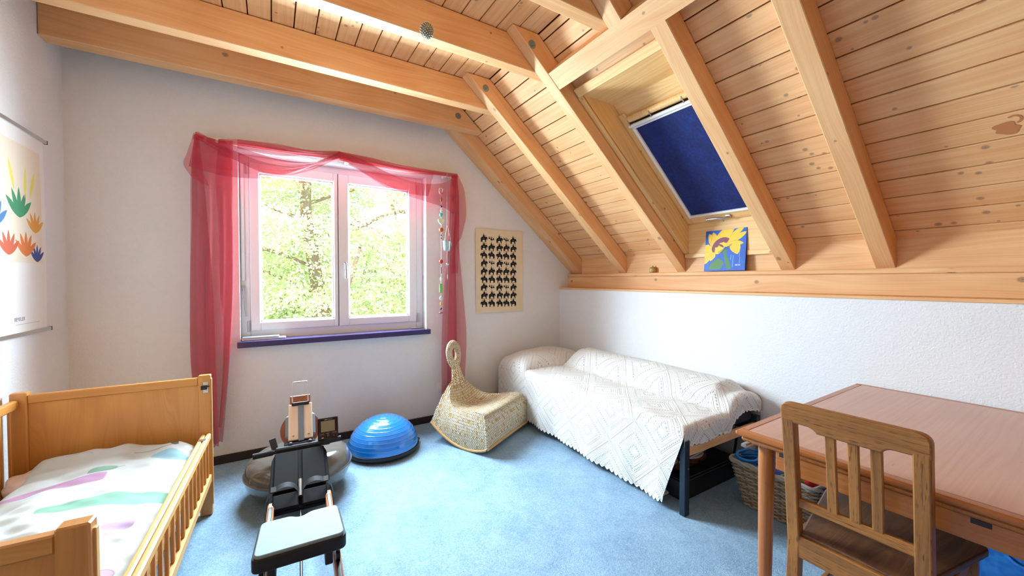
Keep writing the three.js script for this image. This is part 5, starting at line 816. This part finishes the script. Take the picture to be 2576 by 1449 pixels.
// ---------------------------------------------------------------- sunflower canvas and little pot on the shelf board
{
  const S = 1024, cv = document.createElement('canvas'); cv.width = cv.height = S; const c = cv.getContext('2d'), R = rng(191), k = S / 1100, X = (x) => (x - 150) * k, Y = (y, x = 700) => (y - 245 + (x - 150) * 0.11) * k * 0.985;
  c.fillStyle = '#0d55bd'; c.fillRect(0, 0, S, S);
  for (let i = 0; i < 420; i++) { c.globalAlpha = 0.1 + 0.1 * R(); c.strokeStyle = ['#0a3f9e', '#1773c9', '#0c4fae', '#1a84c8', '#092f86'][Math.floor(R() * 5)]; c.lineWidth = 8 + 22 * R(); const x = R() * S, y = R() * S; c.beginPath(); c.moveTo(x, y); c.lineTo(x + (R() - 0.5) * 40, y + 60 + 120 * R()); c.stroke(); }
  for (const [x, y, h] of [[940, 900, 300], [1100, 780, 150], [880, 880, 120], [1110, 950, 160]]) { c.globalAlpha = 0.5; c.strokeStyle = '#8fd0f2'; c.lineWidth = 20; c.lineCap = 'round'; c.beginPath(); c.moveTo(X(x), Y(y)); c.lineTo(X(x - 10), Y(y + h)); c.stroke(); } c.globalAlpha = 1;
  const path = (pts, col) => { c.fillStyle = col; c.beginPath(); pts.forEach(([x, y], i) => { if (i === 0) c.moveTo(X(x), Y(y)); else { const [px, py] = pts[i - 1]; c.quadraticCurveTo(X(px + (x - px) * 0.5 + (y - py) * 0.12), Y(py + (y - py) * 0.5 - (x - px) * 0.12), X(x), Y(y)); } }); c.closePath(); c.fill(); };
  const yl = '#f2c320', yd = '#e6a716';
  path([[350, 640], [250, 500], [235, 260], [330, 300], [360, 230], [480, 330], [620, 180], [930, 150], [900, 260], [830, 380], [1000, 200], [1180, 165], [1060, 320], [1250, 290], [1150, 420], [1020, 500], [1190, 580], [1100, 620], [1110, 720], [1050, 870], [960, 830], [860, 740], [830, 640], [700, 650], [560, 830], [450, 840], [455, 900], [330, 1025], [290, 1000], [180, 1100], [130, 1090], [140, 800], [150, 570], [250, 560]], yl);
  for (let i = 0; i < 70; i++) { c.globalAlpha = 0.13; c.strokeStyle = i % 3 ? yd : '#d8860f'; c.lineWidth = 6 + 8 * R(); const a = -2.9 + R() * 2.9, r0 = 200 + 60 * R(), r1 = r0 + 130 * R(); c.beginPath(); c.moveTo(X(560 + Math.cos(a) * r0), Y(640 + Math.sin(a) * r0)); c.lineTo(X(560 + Math.cos(a) * r1), Y(640 + Math.sin(a) * r1)); c.stroke(); } c.globalAlpha = 1;
  for (const pts of [[[480, 330], [360, 260], [300, 560]], [[830, 380], [900, 300]], [[140, 970], [260, 900], [330, 800]], [[150, 790], [250, 760]], [[830, 520], [1020, 500]], [[960, 830], [955, 750]], [[740, 620], [800, 520]]]) { c.strokeStyle = '#7a5208'; c.lineWidth = 4; c.beginPath(); pts.forEach(([x, y], i) => i ? c.lineTo(X(x), Y(y)) : c.moveTo(X(x), Y(y))); c.stroke(); }
  path([[380, 790], [340, 700], [380, 560], [480, 450], [620, 395], [740, 400], [815, 440], [745, 550], [660, 515], [560, 540], [500, 650], [430, 650], [420, 790]], '#7a2a44'); path([[500, 600], [560, 570], [640, 600], [680, 670], [600, 640], [540, 600]], '#7a2a44');
  c.strokeStyle = '#1c3b22'; c.lineWidth = 6; for (let i = 0; i < 22; i++) { const u = i / 21, x = 540 + u * 330, y = 830 - u * 200; c.beginPath(); c.moveTo(X(x), Y(y)); c.lineTo(X(x - 18 + 30 * u), Y(y - 40 - 20 * R())); c.stroke(); }
  path([[560, 830], [640, 760], [840, 650], [760, 720], [740, 760], [650, 800]], '#2c5a44'); path([[660, 780], [740, 720], [745, 850], [890, 1260], [800, 1260], [700, 960]], '#3f7a3a'); path([[280, 1260], [330, 1120], [450, 1010], [550, 960], [640, 1020], [690, 1090], [640, 1200], [590, 1260]], '#4a7a32');
  c.strokeStyle = '#33592a'; c.lineWidth = 4; c.beginPath(); c.moveTo(X(400), Y(1220)); c.lineTo(X(590), Y(1090)); c.stroke(); c.fillStyle = '#dfe9f4'; c.font = 'italic bold 46px serif'; c.fillText('MCGi', X(990), Y(1170));
  const tx = new THREE.CanvasTexture(cv); tx.colorSpace = THREE.SRGBColorSpace; tx.magFilter = THREE.LinearFilter;
  const t = thing('sunflower_painting', 'small blue canvas painting of a yellow sunflower leaning on the shelf under the skylight', 'painting', [2.926, 1.405, -1.672], -Math.PI / 2);
  const lean = (g) => g.translate(0, 0.158, 0).rotateX(-0.08);
  obj('canvas', lean(cbox(0.315, 0.316, 0.02, 0.002)).translate(0, 0.002, 0), plain(0x0b2a86, 0.6), t);
  obj('painted_face', lean(new THREE.PlaneGeometry(0.313, 0.314).translate(0, 0, 0.0106)).translate(0, 0.002, 0), new THREE.MeshPhysicalMaterial({ map: tx, roughness: 0.5 }), t);
  const p = thing('little_pot', 'tiny ochre ceramic pot with lid knob on the shelf board between two rafters', 'pot', [2.945, 1.404, -2.34]);
  const och = plain(0xb89a58, 0.4); obj('body', lathe([[0.002, 0.001], [0.026, 0.001], [0.03, 0.012], [0.029, 0.036], [0.024, 0.044], [0.002, 0.044]], 28), och, p); obj('lid', lathe([[0.027, 0.044], [0.024, 0.049], [0.006, 0.052], [0.005, 0.056], [0.008, 0.06], [0.002, 0.064]], 24), och, p);
}
// ---------------------------------------------------------------- glitter bauble on a thread, books on the sill
{
  const t = thing('bauble', 'small silver studded bauble hanging on a thread in front of the collar beam', 'ornament', [0.672, 2.585, -1.9]);
  const sil = new THREE.MeshPhysicalMaterial({ color: 0x77735a, roughness: 0.45, metalness: 0.5 });
  obj('ball', new THREE.SphereGeometry(0.033, 32, 24).scale(1, 1.12, 1), sil, t); obj('thread', rod([0, 0.036, 0], [0, 0.3, 0], 0.0008, 5), M.metal, t);
  const st = [], N = 150; for (let i = 0; i < N; i++) { const y = 1 - 2 * (i + 0.5) / N, r = Math.sqrt(1 - y * y), a = i * 2.39996; st.push(new THREE.SphereGeometry(0.0028, 6, 5).translate(Math.cos(a) * r * 0.0335, y * 0.0375, Math.sin(a) * r * 0.0335)); }
  const s = obj('studs', st, M.steel, t); s.userData.kind = 'stuff';
  for (const [y, w, d, col, lab, dx] of [[0.8915, 0.285, 0.075, 0xe8e2d4, 'flat cream book lying on the window sill under another', 0], [0.9035, 0.235, 0.07, 0x8fb8c4, 'thin pale blue book lying on top of the cream book on the sill', -0.02]]) {
    const b = thing('book', lab, 'book', [-0.055 + dx, y, -3.535]); obj('cover', [cbox(w, 0.0022, d, 0.0008, 0, 0.0044, 0), cbox(w, 0.0022, d, 0.0008, 0, -0.0044, 0), cbox(w, 0.011, 0.0025, 0.0008, 0, 0, -d / 2)], plain(col, 0.5), b); obj('pages', cbox(w - 0.006, 0.0066, d - 0.006, 0.0005, 0, 0, 0), M.whiteMat, b);
  }
}
// ---------------------------------------------------------------- blue fabric box under the table
{
  const n1 = noiseGrid(60, 60, 231), n2 = noiseGrid(11, 11, 232), bt = dataTex(256, 256, (u, v) => mix([10, 74, 150], [40, 128, 200], 0.5 * n1(u, v) + 0.5 * n2(u, v))); bt.repeat.set(1.5, 1.5);
  const m = new THREE.MeshPhysicalMaterial({ map: bt, roughness: 0.95 });
  const t = thing('fabric_box', 'large bright blue fabric box standing under the table against the knee wall', 'box', [2.62, 0, -0.2]);
  obj('body', grainUV(new RoundedBoxGeometry(0.32, 0.385, 0.8, 3, 0.015).translate(0, 0.195, 0), [0, 0, 1]), m, t);
  obj('lid', grainUV(new RoundedBoxGeometry(0.328, 0.03, 0.808, 3, 0.01).translate(0, 0.402, 0), [0, 0, 1]), m, t);
  obj('grip', tube([[-0.162, 0.25, -0.06], [-0.176, 0.235, -0.03], [-0.176, 0.235, 0.03], [-0.162, 0.25, 0.06]], 0.006, 16, 6), m, t);
}
// ---------------------------------------------------------------- trees outside the window
{
  const R = rng(401);
  M.bark = woodMat([176, 156, 138], [120, 100, 86], { seed: 403, streak: 1, rings: 20, wob: 2 }, 0.95);
  M.leaf = new THREE.MeshPhysicalMaterial({ color: 0xffffff, roughness: 0.7, side: THREE.DoubleSide });
  // sprig of eight folded leaves
  const sprig = (() => { const pos = []; for (let k = 0; k < 8; k++) { const a = k * 2.4, el = -0.5 + 0.9 * R(), d = V3(Math.cos(a) * Math.cos(el), Math.sin(el), Math.sin(a) * Math.cos(el)), sd = V3(-Math.sin(a), 0.3 * (R() - 0.5), Math.cos(a)), up = V3().crossVectors(d, sd), b = d.clone().multiplyScalar(0.25 + 0.5 * R()).add(V3((R() - 0.5) * 0.5, (R() - 0.5) * 0.5, (R() - 0.5) * 0.5)), l = 0.5 + 0.25 * R(), w = 0.2; const tip = b.clone().addScaledVector(d, l), m = b.clone().addScaledVector(d, l * 0.45), L = m.clone().addScaledVector(sd, w).addScaledVector(up, 0.06), Q = m.clone().addScaledVector(sd, -w).addScaledVector(up, 0.06); for (const [p, q, r] of [[b, L, m], [L, tip, m], [b, m, Q], [m, tip, Q]]) pos.push(...p.toArray(), ...q.toArray(), ...r.toArray()); } const g = new THREE.BufferGeometry(); g.setAttribute('position', new THREE.Float32BufferAttribute(pos, 3)); g.computeVertexNormals(); g.setAttribute('uv', new THREE.Float32BufferAttribute(new Float32Array(pos.length / 3 * 2), 2)); return g; })();
  function tree(label, [x, y, z], trunkR, height, crown, count, size, branches) {
    const t = thing('tree', label, 'tree', [x, y, z], 0, undefined);
    const tp = Array.from({ length: 7 }, (_, i) => [0.5 * Math.sin(i * 0.9 + x) * i / 6, height * i / 6, 0.3 * Math.sin(i * 1.3) * i / 6]), tc = new THREE.CatmullRomCurve3(tp.map((p) => V3(...p)));
    const tg = new THREE.TubeGeometry(tc, 40, trunkR, 12), q = tg.attributes.position; for (let i = 0; i < q.count; i++) { const u = Math.floor(i / 13) / 40, c = tc.getPoint(u), k = 1.25 - 0.85 * u; q.setXYZ(i, c.x + (q.getX(i) - c.x) * k, q.getY(i), c.z + (q.getZ(i) - c.z) * k); } obj('trunk', grainUV(tg, [0, 1, 0]), M.bark, t);
    const tips = [];
    for (let b = 0; b < branches; b++) { const u = 0.3 + 0.65 * b / branches, p = tc.getPoint(u), a = b * 2.4 + R(), l = crown[0] * (0.55 + 0.5 * R()) * (1.1 - 0.5 * u), pts = []; for (let i = 0; i <= 4; i++) { const f = i / 4; pts.push([p.x + Math.cos(a) * l * f + 0.25 * (R() - 0.5) * f, p.y + l * (0.15 + 0.3 * R()) * f + 0.2 * (R() - 0.5) * f, p.z + Math.sin(a) * l * f * 0.75 + 0.2 * (R() - 0.5) * f]); } const br = obj('branch', grainUV(tube(pts, trunkR * 0.22, 16, 6), [1, 0, 0]), M.bark, t); tips.push(pts); }
    const im = new THREE.InstancedMesh(sprig, M.leaf, count), m = new THREE.Matrix4(), qq = new THREE.Quaternion(), e = new THREE.Euler(), c = new THREE.Color(), n = noiseGrid(12, 12, 405 + count);
    let k = 0, guard = 0; while (k < count && guard++ < count * 40) { const px = (R() * 2 - 1), py = (R() * 2 - 1), pz = (R() * 2 - 1), d2 = px * px + py * py + pz * pz; if (d2 > 1 || d2 < 0.12 * R()) continue; if (n(px * 0.5 + 0.5 + 0.2 * pz, py * 0.5 + 0.5) < 0.34 + 0.1 * R()) continue; const s = size * (0.7 + 0.7 * R()); m.compose(V3(px * crown[0], crown[3] + py * crown[1], pz * crown[2]), qq.setFromEuler(e.set(R() * 6, R() * 6, R() * 6)), V3(s, s, s)); im.setMatrixAt(k, m); const v = R(); c.setRGB(0.46 + 0.22 * v, 0.58 + 0.2 * v, 0.3 + 0.18 * R()); im.setColorAt(k, c); k++; }
    im.count = k; im.name = 'foliage'; im.userData.kind = 'stuff'; t.add(im);
  }
  tree('tall light green tree with a thick trunk right outside the window', [1.0, -3.0, -9.6], 0.17, 8.5, [5.2, 3.6, 2.3, 5.2], 15000, 0.105, 16);
  tree('bushy green tree further back, behind the thick trunk', [4.6, -3.0, -17], 0.2, 7.5, [6.0, 3.6, 3, 3.4], 5200, 0.22, 8);
  tree('pale green tree further back, beside the left window leaf', [-2.6, -3.0, -16], 0.2, 7.5, [5.0, 3.4, 3, 3.6], 4600, 0.22, 8);
  const nn = noiseGrid(30, 30, 409), gt = dataTex(256, 256, (u, v) => mix([150, 160, 110], [196, 196, 160], nn(u, v))); gt.repeat.set(0.1, 0.1);
  const g = tag(obj('ground', grainUV(new THREE.BoxGeometry(120, 0.2, 80).translate(0, -3.1, -44), [1, 0, 0]), new THREE.MeshStandardMaterial({ map: gt, roughness: 1 })), 'pale dry lawn outside below the window', 'ground'); g.userData.kind = 'structure';
}
shade(scene);
renderer.render(scene, camera);
